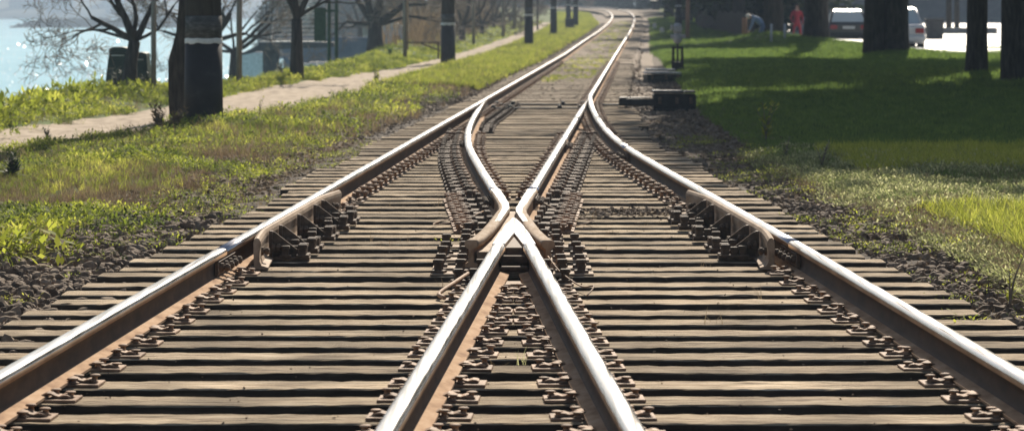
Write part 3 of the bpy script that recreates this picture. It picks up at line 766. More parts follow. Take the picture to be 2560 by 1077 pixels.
wire([(-.22, 15.5, .06), (-.31, 14.9, .05), (-.37, 14.6, .03), (-.34, 14.5, .02)], 'short thick wire end left of the left leg rail', .011)

# ------------------------------------------------------------------ BALLAST STONES
def ico(sub=1):
    import bmesh
    bm = bmesh.new(); bmesh.ops.create_icosphere(bm, subdivisions=sub, radius=1)
    V = np.array([v.co[:] for v in bm.verts]); Fc = np.array([[v.index for v in f.verts] for f in bm.faces]); bm.free(); return V, Fc
def rock(sub=2):
    V, Fc = ico(sub); V = V.copy()
    for _ in range(8):                     # chop with planes: angular faces
        n = rng.normal(size=3); n /= np.linalg.norm(n); d = rng.uniform(.25, .7)
        e = V@n-d; V = V-np.where(e > 0, e, 0)[:, None]*n
    V *= np.array([rng.uniform(.8, 1.25), rng.uniform(.6, .95), rng.uniform(.42, .7)])
    a = rng.normal(size=3)*.5; cx_, sx_ = cos(a[0]), sin(a[0]); V = V@np.array([[1, 0, 0], [0, cx_, -sx_], [0, sx_, cx_]])
    V += rng.normal(0, .025, V.shape)
    return V, Fc
R2 = [rock(2) for _ in range(10)]; R1 = [rock(1) for _ in range(8)]
def stones(name, temps, X, Y, S, up=.25, label=None):
    P_ = np.stack([X, Y, zg(X, Y)+S*up], -1)
    me = scatter(name, temps, P_, rng.uniform(0, 6.28, len(X)), S, M['stone'])
    return tag(link(name, me), label, 'gravel', kind='stuff')
def sample(n, D0, D1, fa, fb, pw=1.0):
    D = D0+(D1-D0)*rng.random(n)**pw; t = rng.random(n); return fa(D)+(fb(D)-fa(D))*t, D
# left shoulder, close and coarse
X, Y = sample(9500, 9.5, 21, lambda D: bal_l(D)-.50-.25*np.clip((15-D)/5, 0, 1), lambda D: xL(D)-.42)
S = rng.uniform(.018, .058, len(X))*np.where(rng.random(len(X)) < .25, 1.25, 1)
ends = (X > xL(Y)-.75); keep = ~ends | (rng.random(len(X)) < np.where(Y < 15.2, .75, .12)); X, Y, S = X[keep], Y[keep], S[keep]
s1 = stones('ballast_stones', R2, X, Y, S, .55, 'dark brown angular stones heaped left of the near left rail')
X, Y = sample(8200, 9, 24, lambda D: xR(D)+.66, lambda D: bal_r(D)+1.15)
S = rng.uniform(.012, .052, len(X)); stones('ballast_stones', R2, X, Y, S, .5, 'dark stones scattered right of the right outer rail, beside weeds')
X, Y = sample(13000, 21, 62, lambda D: bal_l(D)-.85, lambda D: xL(D)-.5, 1.2)
S = rng.uniform(.008, .05, len(X))*rng.uniform(.5, 1, len(X)); stones('ballast_stones', R1, X, Y, S, .3, 'dark gravel along the left edge of the sleepers, further off')
X, Y = sample(8500, 24, 70, lambda D: np.minimum(xR(D), xRs(D)+.45)+.55, lambda D: bal_r(D)+.8, 1.2)
S = rng.uniform(.015, .06, len(X)); stones('ballast_stones', R1, X, Y, S, .3, 'dark gravel along the right edge of the sleepers, up to the switch machine')
# gravel spilled over the timbers: right panel and among the sleepers
X = rng.normal(.80, .24, 330); Y = rng.normal(20.8, .22, 330); P_ = np.stack([X, Y, np.full(330, .008)], -1)
o = tag(link('spilled_gravel', scatter('spilled_gravel', R1, P_, rng.uniform(0, 6, 330), rng.uniform(.006, .032, 330)**1, M['stone'])), 'dark stones spilled over the sleepers left of the right guard rail', 'gravel', kind='stuff')
n = 2600; Y = rng.uniform(8.5, 44, n); X = xL(Y)+rng.random(n)*(xR(Y)-xL(Y)); P_ = np.stack([X, Y, np.full(n, -.05)], -1)
tag(link('fine_gravel', scatter('fine_gravel', R1, P_, rng.uniform(0, 6, n), rng.uniform(.012, .04, n), M['stone'])), 'gravel lying in the gaps between the sleepers', 'gravel', kind='stuff')
n = 420; Y = rng.uniform(9, 22, n); X = xL(Y)+rng.random(n)*(xR(Y)-xL(Y)); P_ = np.stack([X, Y, np.full(n, .003)], -1)
tag(link('grit', scatter('grit', R1, P_, rng.uniform(0, 6, n), rng.uniform(.003, .011, n), M['stone'])), 'small grit lying on top of the near sleepers', 'grit', kind='stuff')
n = 5200; Y = 46+130*rng.random(n)**1.3; X = cx(Y)+rng.uniform(-1.5, 1.5, n); P_ = np.stack([X, Y, rise(Y)-.01], -1)
tag(link('track_gravel', scatter('track_gravel', R1, P_, rng.uniform(0, 6, n), rng.uniform(.02, .055, n), M['stone'])), 'brown gravel between the rails of the single track', 'gravel', kind='stuff')

# ------------------------------------------------------------------ GRASS AND WEEDS
def blade_tuft(nb, h, w_, spread, lean, seg=2):
    V = []; Fc = []
    for _ in range(nb):
        a = rng.uniform(0, 6.28); r = spread*math.sqrt(rng.random()); bx, by = r*cos(a), r*sin(a)
        hh = h*rng.uniform(.5, 1.15); yaw = rng.uniform(0, 6.28); ln = lean*rng.uniform(.2, 1.3); wx, wy = -sin(yaw)*w_/2, cos(yaw)*w_/2
        o = len(V)
        for s_ in range(seg+1):
            t = s_/seg; k_ = (1-t)**.6 if s_ < seg else .08
            px, py, pz = bx+cos(yaw)*ln*hh*t*t, by+sin(yaw)*ln*hh*t*t, hh*(t-.25*ln*t*t)
            V += [(px-wx*k_, py-wy*k_, pz), (px+wx*k_, py+wy*k_, pz)]
        for s_ in range(seg): a_ = o+2*s_; Fc.append((a_, a_+1, a_+3, a_+2))
    return np.array(V), np.array(Fc)
def leaf_clump(nl, h, l, spread):
    """broad leaves held at all angles on short stems"""
    V = []; Fc = []
    for _ in range(nl):
        a = rng.uniform(0, 6.28); r = spread*math.sqrt(rng.random()); c = np.array((r*cos(a), r*sin(a), h*rng.uniform(.15, 1)))
        ya = a+rng.normal(0, .8); el = rng.uniform(-.3, 1.0); d = np.array((cos(ya)*cos(el), sin(ya)*cos(el), sin(el)))
        s_ = np.cross(d, (0, 0, 1)); s_ /= np.linalg.norm(s_)+1e-6; ll = l*rng.uniform(.5, 1.2); ww = ll*rng.uniform(.3, .5)
        o = len(V); V += [c, c+d*ll*.5+s_*ww*.5, c+d*ll, c+d*ll*.5-s_*ww*.5]; Fc.append((o, o+1, o+2, o+3))
    return np.array(V), np.array(Fc)
GRASS = [blade_tuft(14, .16, .010, .07, .8) for _ in range(5)]
SHORT = [blade_tuft(12, .07, .010, .07, .7) for _ in range(4)]
LEAF = [leaf_clump(24, .09, .044, .10) for _ in range(6)]
BIGLEAF = [leaf_clump(22, .17, .10, .13) for _ in range(4)]
DRY = [blade_tuft(9, .14, .006, .08, 1.3) for _ in range(5)]
TINY = [leaf_clump(14, .05, .028, .08) for _ in range(5)]
M['leaf'] = leaf_mat('fresh_weed_leaf', [(0, (.055, .08, .018)), (.3, (.16, .205, .026)), (.65, (.36, .40, .05)), (1, (.60, .57, .13))], .62, spec=.1)
M['dry'] = leaf_mat('dry_stems', [(0, (.12, .085, .05)), (.5, (.24, .17, .10)), (1, (.42, .33, .20))], .3, rough=.85, spec=.05)
M['sage'] = leaf_mat('pale_weed_leaf', [(0, (.14, .16, .06)), (.5, (.30, .33, .13)), (1, (.62, .60, .34))], .6, rough=.8, spec=.06)
M['lawn'] = leaf_mat('lawn_blade', [(0, (.045, .08, .03)), (.5, (.16, .245, .05)), (1, (.36, .44, .09))], .58, rough=.8, spec=.08)
def plants(name, temps, X, Y, S, mat, label, tone=None, dz=0, stretch=None, lift=None):
    Z = zg(X, Y)+dz; P_ = np.stack([X, Y, Z], -1); n = len(X)
    tl = rng.normal(0, .12, (n, 2))
    me = scatter(name, temps, P_, rng.uniform(0, 6.28, n), S, mat, np.clip(rng.normal(.5, .22, n) if tone is None else tone, 0, 1), tl, stretch)
    return tag(link(name, me), label, 'vegetation', kind='stuff')
_NZ = rng.random((64, 64))
def vn(x, y):
    xi, yi = np.floor(x).astype(int), np.floor(y).astype(int); fx, fy = x-xi, y-yi; fx = fx*fx*(3-2*fx); fy = fy*fy*(3-2*fy)
    g = lambda a, b: _NZ[a % 64, b % 64]
    return (g(xi, yi)*(1-fx)+g(xi+1, yi)*fx)*(1-fy)+(g(xi, yi+1)*(1-fx)+g(xi+1, yi+1)*fx)*fy
def patchy(X, Y, s, seed):
    v = 0; a = .5; q = 0
    for k_ in range(4): v = v+a*vn(X*s*2**k_+seed*7.3, Y*.55*s*2**k_+seed*3.1); q += a; a *= .55
    return np.clip((v/q-.5)*2.2+.5, 0, 1)
def onpath(X, Y): return np.abs(X-path_x(Y)) < path_h(Y)+.06+.12*np.sin(Y*1.7)+.14*np.sin(X*9+Y)
def lv(n, D0, D1, pw, inner=.1, outer=None):
    D = D0+(D1-D0)*rng.random(n)**pw; a = bal_l(D)-inner; b_ = edge_x(D)-.8 if outer is None else a-outer
    # stay inside the picture
    lim = -1330/F*D; b_ = np.maximum(b_, lim); t = rng.random(n); X = a+(b_-a)*t; return X, D
# left verge
X, Y = lv(46000, 12, 75, 1.5); pt = patchy(X, Y, .9, 1); near_soil = np.clip((bal_l(Y)-X)/2.0, 0, 1)
k = (rng.random(len(X)) < np.clip(pt*2.4-.95, .02, 1)*near_soil**.7) & ~onpath(X, Y); X, Y = X[k], Y[k]
plants('weeds', LEAF, X, Y, rng.uniform(.45, 1.0, len(X))*(.6+.8*pt[k])*np.clip(Y/30, .8, 1.25), M['leaf'], 'bright low leafy weeds covering the left verge between rail and path', tone=np.clip(.05+.75*patchy(X, Y, 2.1, 12)+rng.normal(0, .13, len(X)), 0, 1))
X, Y = lv(26000, 12, 100, 1.6, 0.2); k = ~onpath(X, Y) & (rng.random(len(X)) < np.clip(1.9*patchy(X, Y, .7, 5)-.5, .08, 1)*np.clip((bal_l(Y)-X)/1.8, .05, 1)); X, Y = X[k], Y[k]
plants('grass', GRASS, X, Y, rng.uniform(.35, .9, len(X))*np.clip(Y/32, .7, 1.3), M['leaf'], 'grass growing over the left verge and the bank above the water', tone=np.clip(.1+.75*patchy(X, Y, 1.7, 14)+rng.normal(0, .13, len(X)), 0, 1))
X, Y = lv(15000, 13, 60, 1.3, .45); k = ~onpath(X, Y) & (rng.random(len(X)) < 1.25-1.1*patchy(X, Y, .9, 1)); X, Y = X[k], Y[k]
plants('dry_grass', DRY, X, Y, rng.uniform(.3, .9, len(X)), M['dry'], 'dead brown stems and runners among the weeds of the left verge')
# big glossy clump at the lower left
X = rng.normal(-2.98, .16, 36); Y = rng.normal(17.3, .35, 36)
plants('weed_clump', BIGLEAF, X, Y, rng.uniform(.6, 1.0, 36), M['leaf'], 'vivid green broad leaved clump at the left edge above the stones', tone=rng.uniform(.45, .9, 36))
# left bank: taller clumps along the edge over the sea
Y = 32+50*rng.random(2600)**1.2; X = edge_x(Y)+rng.normal(.1, .45, len(Y)); h_ = np.clip(.6+.9*wob(Y*1.0, Y*0, 1.1, 2), .25, 1.6)
plants('bank_weeds', BIGLEAF, X, Y, (.75*h_+.35)*np.interp(Y, [32, 44, 52], [1, 1, .35]), M['leaf'], 'leafy weeds crowding the edge of the bank above the sea', tone=rng.uniform(.25, .8, len(Y)), stretch=1+.3*h_)
# strip between path and far track
X, Y = sample(19000, 55, 236, lambda D: path_b(D)-.1, lambda D: bal_l(D)-.05, 1.3)
plants('verge_grass', GRASS, X, Y, rng.uniform(.6, 1.3, len(X)), M['leaf'], 'grass on the strip between the footpath and the far track', tone=np.clip(rng.normal(.55, .2, len(X)), 0, 1))
X, Y = sample(9000, 45, 190, lambda D: edge_x(D)-.3, lambda D: path_a(D)+.05, 1.2)
plants('bank_grass', GRASS, X, Y, rng.uniform(.35, .75, len(X)), M['leaf'], 'grass between the footpath and the bare trees on the bank')
X, Y = sample(3800, 28, 180, lambda D: path_b(D)+.05, lambda D: bal_l(D)+.0, 1.5); kk = rng.random(len(X)) < patchy(X, Y, .5, 9); X, Y = X[kk], Y[kk]
plants('reddish_grass', DRY, X, Y, rng.uniform(.8, 1.6, len(X)), M['dry'], 'rusty dry grass mixed into the strip beside the far track', tone=rng.uniform(.3, .9, len(X)))
# between far rails and right of far track
X, Y = sample(2600, 58, 190, lambda D: cx(D)-.6, lambda D: cx(D)+.6, 1.2); kk = rng.random(len(X)) < np.clip(patchy(X, Y, .5, 3)-.3, 0, 1); X, Y = X[kk], Y[kk]
plants('track_weeds', SHORT, X, Y, rng.uniform(.5, 1.1, len(X)), M['leaf'], 'sparse weeds between the rails of the far track', dz=.08)
# right side: lawn
def rv(n, D0, D1, pw, a, wid):
    D = D0+(D1-D0)*rng.random(n)**pw; x0 = bal_r(D)+a; x1 = np.minimum(x0+wid, 1330/F*D); x1 = np.maximum(x1, x0+.05); return x0+(x1-x0)*rng.random(n), D
X, Y = rv(52000, 22, 100, 1.35, .4, 12)
plants('lawn_grass', SHORT, X, Y, rng.uniform(.7, 1.3, len(X))*np.clip(Y/35, .9, 1.8), M['lawn'], 'short green lawn grass on the right, mostly in the shade of the trees', tone=np.clip(rng.normal(.42, .15, len(X)), 0, 1))
X, Y = rv(9000, 90, 210, 1.2, .2, 6)
plants('lawn_grass', GRASS, X, Y, rng.uniform(.7, 1.2, len(X)), M['lawn'], 'lawn grass beside the far track under the row of trees', tone=np.clip(rng.normal(.42, .15, len(X)), 0, 1))
# right verge in the light: pale weeds, dry litter, low greens
X, Y = rv(10000, 12.5, 30, 1.0, .15, 2.4); pt = patchy(X, Y, 1.1, 4); k = rng.random(len(X)) < np.clip(2*pt-.65, .04, 1); X, Y = X[k], Y[k]
plants('pale_weeds', TINY, X, Y, rng.uniform(.7, 1.5, len(X)), M['sage'], 'pale grey green low weeds on the right verge')
X, Y = rv(10000, 21, 28.5, 1.0, .3, 3.2); k = rng.random(len(X)) < np.clip(2*patchy(X, Y, 1.4, 2)-.4, .1, 1); X, Y = X[k], Y[k]
plants('pale_weeds', LEAF, X, Y, rng.uniform(.4, .95, len(X)), M['sage'], 'soft pale green weeds in the sun before the shaded lawn', tone=rng.uniform(.3, .95, len(X)))
X, Y = rv(6500, 12, 28, 1.0, .2, 2.6)
plants('dry_litter', DRY, X, Y, rng.uniform(.35, .9, len(X)), M['dry'], 'dry stems and leaf litter on the right verge')
X, Y = rv(3600, 12, 21, 1.0, .55, 2); k = rng.random(len(X)) < np.clip(2.2*patchy(X, Y, 1.6, 8)-.8, .05, 1); X, Y = X[k], Y[k]
plants('green_weeds', GRASS, X, Y, rng.uniform(.5, 1.0, len(X)), M['leaf'], 'small green upright weeds at the right edge, near the camera', tone=rng.uniform(.4, .9, len(X)))
X, Y = rv(2600, 25.5, 29.5, 1.0, .9, 3.2)
plants('sunlit_grass', GRASS, X, Y, rng.uniform(.6, 1.0, len(X)), M['leaf'], 'bright green sunlit grass at the rim of the tree shadow', tone=rng.uniform(.5, .9, len(X)))
# litter and small weeds creeping over both stone shoulders
X, Y = sample(2600, 10, 34, lambda D: bal_l(D)-.5, lambda D: xL(D)-.62); 
plants('shoulder_litter', DRY, X, Y, rng.uniform(.2, .5, len(X)), M['dry'], 'dry stems and roots lying over the stones left of the sleepers')
X, Y = sample(3200, 10, 40, lambda D: np.minimum(xR(D), xRs(D)+.45)+.7, lambda D: bal_r(D)+.5)
plants('shoulder_litter', DRY, X, Y, rng.uniform(.2, .5, len(X)), M['dry'], 'dry stems and roots lying over the stones right of the sleepers')
X, Y = sample(2400, 13, 34, lambda D: bal_r(D)-.45, lambda D: bal_r(D)+.5); k = rng.random(len(X)) < np.clip(2.4*patchy(X, Y, 2.2, 21)-1.0, 0, 1); X, Y = X[k], Y[k]
plants('shoulder_weeds', TINY, X, Y, rng.uniform(.5, 1.1, len(X)), M['leaf'], 'small green weeds creeping into the right stone shoulder', dz=.03)
X, Y = sample(1800, 14, 34, lambda D: bal_l(D)-.6, lambda D: bal_l(D)+.35); k = rng.random(len(X)) < np.clip(2.4*patchy(X, Y, 2.2, 27)-1.0, 0, 1); X, Y = X[k], Y[k]
plants('shoulder_weeds', TINY, X, Y, rng.uniform(.5, 1.1, len(X)), M['leaf'], 'small green weeds creeping into the left stone shoulder', dz=.03)
# odd blades between sleepers
n = 60; Y = rng.uniform(9, 26, n); X = xL(Y)+rng.random(n)*(xR(Y)-xL(Y))
P_ = np.stack([X, Y, np.full(n, -.05)], -1)
tag(link('stray_grass', scatter('stray_grass', DRY, P_, rng.uniform(0, 6, n), rng.uniform(.5, .95, n), M['dry'], rng.uniform(.4, 1, n))), 'stray dry grass blades sprouting between the near sleepers', 'vegetation', kind='stuff')
for (px, py, D_, lab) in ((1115, 556, 18.2, 'tiny green weed sprouting between sleepers left of the crossing'), (1310, 905, 12.0, 'small tuft of thin grass between the two leg rails')):
    p = P3(px, py, D_); V_, F_ = (TINY[0] if D_ > 15 else blade_tuft(9, .10, .003, .03, 1.0))
    o = link('weed', np_mesh('weed', V_, F_, M['leaf'] if D_ > 15 else M['sage'], tone=np.full(len(V_), .8)), None, (p[0], D_, -.01)); tag(o, lab, 'weed')

def tall_weed(px, D_, h, label, seed, mat='sage', lean=0, leafl=.07, nst=3):
    r_ = random.Random(seed); x = (px-1280)/F*D_; e = empty('weed_plant', (x, D_, float(zg(x, D_)))); tag(e, label, 'plant')
    st = MB(); V = []; Fc = []
    for s_ in range(nst):
        a = r_.uniform(0, 6.28); top = np.array((cos(a)*h*.25+lean, sin(a)*h*.2, h*r_.uniform(.6, 1)))
        pts = [top*t**1.0*np.array((t, t, 1)) for t in np.linspace(0, 1, 7)]
        st.tube(pts, [.009*(1-.8*t) for t in np.linspace(0, 1, 7)], 5)
        for j in range(int(16*h/.5)+8):
            t = r_.uniform(.12, 1); c = top*t*np.array((t, t, 1)); ya = r_.uniform(0, 6.28); el = r_.uniform(-.2, .9)
            d = np.array((cos(ya)*cos(el), sin(ya)*cos(el), sin(el))); ss = np.cross(d, (0, 0, 1)); ss /= np.linalg.norm(ss)
            l = leafl*r_.uniform(.6, 1.5)*(1.15-.6*t); o = len(V)
            V += [c, c+d*l*.5+ss*l*.2, c+d*l, c+d*l*.5-ss*l*.2]; Fc.append((o, o+1, o+2, o+3))
    st.build('stem', M['dry'] if False else M['twig'], e)
    link('foliage', np_mesh('foliage', np.array(V), np.array(Fc), M[mat], tone=rng.uniform(.3, .9, len(V)//4).repeat(4)), e)
tall_weed(1915, 32.0, .52, 'tall yellowish weed standing at the lawn edge right of the sleepers', 1, 'leaf', 0, .10, 5)
tall_weed(2055, 26.5, .30, 'pale feathery weed in front of the lawn shadow', 2, 'sage', 0, .06, 5)
tall_weed(1965, 28.5, .26, 'low pale bush right of the tall yellowish weed', 3, 'sage', 0, .06, 6)
tall_weed(2525, 14.8, .33, 'thin upright weed at the right edge of the picture', 4, 'leaf', 0, .05, 2)
tall_weed(940, 57, .30, 'small round green plant growing on the footpath', 5, 'leaf', 0, .10, 6)
tall_weed(648, 38, .30, 'thin leafy plant on the near side of the path, right of the thick pole', 6, 'leaf', 0, .06, 2)
tall_weed(700, 40, .22, 'low thin plant on the path rim, further right of the pole', 7, 'leaf', 0, .06, 2)
tall_weed(118, 31.5, .17, 'small dark leafy plant on the sandy path at the far left', 8, 'needles', 0, .06, 6)
tall_weed(128, 46, .5, 'tall light green plant on the bank edge before the sea', 9, 'leaf', 0, .12, 4)
tall_weed(44, 45, .42, 'bushy plant on the bank edge at the left border', 10, 'leaf', 0, .12, 4)
tall_weed(395, 34.4, .42, 'brown thorny dry bush at the foot of the thick pole', 11, 'dry', 0, .10, 8)
tall_weed(435, 34.9, .34, 'dark tangled dry shrub beside the pole base', 12, 'dry', .1, .10, 8)
tall_weed(290, 47.5, .45, 'dark thorny bush in front of the left waste container', 14, 'needles', 0, .10, 9)
tall_weed(362, 48.3, .36, 'dark low bush right of the first bare tree', 15, 'needles', 0, .09, 8)
tall_weed(700, 58, .34, 'dark green bush at the foot of the forked tree', 16, 'needles', 0, .10, 8)
tall_weed(975, 86, .35, 'round green bush beside the pale hut', 17, 'lawn', 0, .12, 8)
tall_weed(30, 25.2, .22, 'dark clump of weeds at the left edge below the path', 13, 'needles', 0, .10, 8)

# ------------------------------------------------------------------ POLES along the left
M['pole_black'] = ramp_mat('tarred_pole_base', [(.3, (.010, .010, .013)), (.6, (.020, .020, .024)), (.8, (.05, .05, .055))], scale=5, rough=.55, bump=.2, dist=.01)
M['pole_grey'] = ramp_mat('scuffed_grey_pole', [(.3, (.035, .034, .033)), (.55, (.09, .088, .084)), (.75, (.20, .195, .185))], scale=9, stretch=(1, 1, 2.5), rough=.85, bump=.4, dist=.01, detail=8)
M['pole_dark'] = ramp_mat('dark_weathered_pole', [(.3, (.022, .020, .019)), (.7, (.06, .056, .052))], scale=7, stretch=(3, 3, .4), rough=.8, bump=.3, dist=.01)
def pole(px, D_, rb, ring_px, scuff_px, label, h=7.5, zb=None, taper=.012, grp='poles with a white ring along the left verge'):
    x = (px-1280)/F*D_; z0 = float(zg(x, D_)) if zb is None else zb; e = empty('utility_pole', (x, D_, z0)); tag(e, label, 'pole', grp)
    zr = CZ-(ring_px-HY)*D_/F-z0; zsf = CZ-(scuff_px-HY)*D_/F-z0
    r = lambda z: rb-taper*z
    n = 28
    MB().lathe([(r(-.15), -.15), (r(zr), zr)], n=n).build('tarred_base', M['pole_black'], e)
    rj = MB(); t = .055; V = []
    rj = MB().lathe([(r(zr)+.001, zr-.004), (r(zr)+.003, zr+.004), (r(zr+t)+.003, zr+t), (r(zr+t)+.001, zr+t+.004)], n=n)
    rj.v = [(a, b_, c+(.010*sin(7*math.atan2(b_, a)+1)+.006*sin(17*math.atan2(b_, a)))*(1 if c < zr+t/2 else .6)) for a, b_, c in rj.v]
    rj.build('white_ring', M['white_paint'], e)
    MB().lathe([(r(zr+t)-.0015, zr+t+.004), (r(zsf)-.0015, zsf)], n=n).build('scuffed_band', M['pole_grey'], e)
    MB().lathe([(r(zsf)-.006, zsf), (r(h)-.006, h)], n=n).build('shaft', M['pole_dark'], e)
    return e
pole(509, 36.2, .247, 108, 40, 'thickest black pole in the foreground with a white ring and grey scuffed band')
pole(1120, 78, .205, 63, 36, 'second black ringed pole from the left, beside the far end of the path')
pole(1322, 105, .17, 40, 20, 'third ringed pole, standing right of the bare thicket')
pole(1384, 133, .165, 22, 14, 'fourth ringed pole, slimmer looking, where the path reappears')
pole(1439, 165, .165, 16, 9, 'fifth ringed pole, beside a low dark cabinet')
pole(1421, 182, .165, 14, 9, 'farthest ringed pole, just left of the fifth pole and behind the cabinet')
pole(1696, 150, .19, 17, 10, 'ringed dark pole on the right of the track, behind the switch lantern', grp=None)
# broken prop behind the thick pole
e = empty('broken_trunk', ((445-1280)/F*37.6, 37.6, 0)); tag(e, 'dark flat broken trunk leaning close behind the thickest pole', 'trunk')
MB().prism([(-.10, -.1), (.17, -.1), (.15, .55), (.16, 1.22), (.155, 1.9), (.05, 1.9), (-.02, 1.15), (-.12, .80), (-.12, .40)], -.06, .07, 'y').build('wood', M['bark'], e)
# cabinet and stakes by the far poles
x = (1424-1280)/F*156; e = empty('cabinet', (x, 156, float(zg(x, 156)))); tag(e, 'low dark cabinet at the foot of the two farthest poles', 'cabinet')
MB().box((0, 0, .27), (.48, .40, .54), bev=.02).build('body', M['black_iron'], e); MB().box((0, 0, .56), (.54, .46, .05), bev=.01).build('lid', M['black_iron'], e)
def slim_post(px, D_, top_px, r, mat, label, cat='post', name='post', zb=None, h=None):
    x = (px-1280)/F*D_; z0 = float(zg(x, D_)) if zb is None else zb; zt = CZ-(top_px-HY)*D_/F if h is None else z0+h
    e = MB().tube([(0, 0, -.1), (0, 0, (zt-z0)/2), (.01, 0, zt-z0)], [r, r, r*.92], 8).build(name, mat, None, (x, D_, z0)); tag(e, label, cat); return e
M['wood_post'] = ramp_mat('pale_wood_post', [(.3, (.16, .13, .10)), (.7, (.34, .29, .23))], scale=6, stretch=(3, 3, .4), rough=.85, bump=.3, dist=.01)
M['green_paint'] = ramp_mat('dark_green_paint', [(.3, (.02, .055, .028)), (.7, (.045, .095, .05))], scale=8, rough=.5)
slim_post(598, 53, -60, .055, M['wood_post'], 'slim pale wooden post right of the thickest pole')
slim_post(384, 48, -60, .045, M['wood_post'], 'slim brown post between the tree and the thickest pole')
slim_post(1258, 128, -40, .08, M['wood_post'], 'thin post in front of the bare thicket, left of the third pole')
slim_post(1184, 108, -40, .06, M['wood_post'], 'thin post just right of the second ringed pole')
slim_post(1286, 150, -40, .10, M['wood_post'], 'pale post at the right rim of the bare thicket')
slim_post(1344, 150, -30, .05, M['bark'], 'thin dark stake between the third and fourth ringed poles')
# green frame beside the stairs
ge = empty('green_frame', ((825-1280)/F*73, 73, -.2)); tag(ge, 'dark green steel frame with a hanging panel, right of the grey stairs', 'frame')
for px in (823, 841): MB().tube([((px-825)/F*73, 0, -.2), ((px-825)/F*73, 0, 3.2)], .045, 8).build('upright', M['green_paint'], ge)
MB().box(((800-825)/F*73, .05, CZ+.2-(62-HY)*73/F), (.30, .05, .85), bev=.008).build('panel', M['green_paint'], ge)
MB().box((-.06, 0, CZ+.2-(28-HY)*73/F), (.55, .05, .06)).build('crossbar', M['green_paint'], ge)
# T shaped rusty frame
te = empty('rusty_frame', ((1012-1280)/F*84, 84, float(zg((1012-1280)/F*84, 84)))); tag(te, 'rusty angled steel frame with a long low arm, left of the second ringed pole', 'frame')
z0 = te.location.z
MB().tube([(0, 0, .1), (0, 0, 2.6)], .055, 8).build('upright', M['wood_post'], te); MB().box((.08, 0, 1.3), (.05, .05, 2.0)).build('side_rail', M['rust'], te)
zb = CZ-(107-HY)*84/F-z0
MB().box((.50, 0, zb), (1.05, .05, .05)).box((.75, .02, zb-.13), (.6, .045, .045), ry=.35).build('arm', M['rust_dark'], te)
MB().tube([(.04, 0, -.1), (.04, 0, zb)], .03, 6).tube([(.98, 0, -.1), (.98, 0, zb)], .03, 6).build('foot_post', M['rust_dark'], te)
# concrete landing with steps and railing on the bank
SD = 92.0
ce = empty('staircase', ((735-1280)/F*SD, SD, -1.0)); tag(ce, 'grey concrete landing on a thick pillar with pale steps and bar railing', 'staircase')
def sx(px): return (px-735)/F*SD
def sz(py): return CZ-(py-HY)*SD/F+1.0
zt = sz(106)
M['dark_conc'] = ramp_mat('dark_concrete', [(.3, (.05, .05, .055)), (.7, (.12, .12, .12))], scale=5, rough=.85)
MB().box((sx(678), 0, (zt-.9)/2-.1), (.50, .5, zt+.9-.15), bev=.02).build('pillar', M['dark_conc'], ce)
mb = MB(); mb.prism([(sx(650), zt-.10), (sx(605), zt-.36), (sx(612), zt-.40), (sx(660), zt-.24), (sx(838), zt-.14), (sx(838), zt), (sx(652), zt)], -.7, 1.1, 'y'); mb.build('slab', M['dark_conc'], ce)
MB().box(((sx(652)+sx(808))/2, .2, zt+.015), (sx(808)-sx(652), 1.7, .03)).build('landing_top', M['white_paint'], ce)
M['step'] = ramp_mat('pale_step', [(.3, (.5, .48, .44)), (.7, (.66, .63, .58))], scale=6, rough=.8)
st = MB()
for i in range(13):
    st.box(((sx(683)+sx(805))/2+i*.008, .25+i*.22, zt+.10+i*.135), (sx(805)-sx(683)-i*.02, .20, .045), bev=.005)
st.build('step_flight', M['step'], ce)
mb = MB()
for s in (sx(681), sx(806)): mb.box((s, 1.5, zt+.92), (.05, 3.0, .16), rx=math.atan(.135/.22))
mb.build('stringer', M['concrete'], ce)
mb = MB()
for i in range(9): mb.tube([(sx(655)+i*.034, -.5, zt), (sx(655)+i*.034, -.5, zt+1.1)], .010, 5)
mb.box((sx(666), -.5, zt+1.1), (.33, .03, .03)); mb.build('bar_railing', M['concrete'], ce)
mb = MB()
for s in (sx(684), sx(806)):
    mb.tube([(s-.05, -.4, zt), (s+.10, -.4, zt+1.2)], .02, 6); mb.tube([(s+.02, .1, zt+.9), (s+.02, 2.6, zt+2.4)], .02, 6)
mb.build('handrail', M['step'], ce)
# harbour wall and white hut
we = MB(); we.box(((835-1280)/F*112, 112, -1.5), (3.9, .6, 3.4), bev=.05)
o = we.build('sea_wall', ramp_mat('blue_grey_concrete', [(.3, (.13, .15, .19)), (.7, (.22, .24, .28))], scale=1.2, rough=.85, bump=.2), None); o.location = (0, 0, .2); tag(o, 'blue grey concrete wall on the shore behind the green frame', 'wall')
for i, (px, py, D_, d, mat, lab) in enumerate(((640, 163, 100, (1.1, .5, .9), 'white_paint', 'white block standing in for bright sea glitter left of the thick pillar'), (768, 168, 98, (.7, .5, .25), 'white_paint', 'pale slab standing in for sea glitter right of the forked tree'), (800, 160, 99, (.8, .5, .14), 'white_paint', 'long pale slab standing in for sea glitter before the blue grey wall'))):
    p = P3(px, py, D_); tag(MB().box((0, 0, -.2), (d[0], d[1], d[2]+.4), bev=.05).build('glitter_block', M[mat], None, tuple(p)), lab, 'stone')  # white blocks put in for bright patches of sea glitter
he = empty('hut', ((982-1280)/F*118, 118, -.4)); tag(he, 'small pale blue hut beside the pollarded tree', 'hut')
M['hut'] = new_mat('pale_blue_wall', (.40, .47, .55), .8)
MB().box((0, 0, .45), (.95, .9, 1.4), bev=.01).build('wall', M['hut'], he)
mb = MB(); mb.prism([(-.55, 1.15), (.55, 1.15), (0, 1.38)], -.5, .5, 'y'); mb.build('roof', M['step'], he)
w_ = MB().box((.16, -.46, .65), (.34, .03, .30)).build('window', M['black_iron'], he); MB().box((.16, -.47, .49), (.4, .05, .03)).build('sill', M['white_paint'], w_)
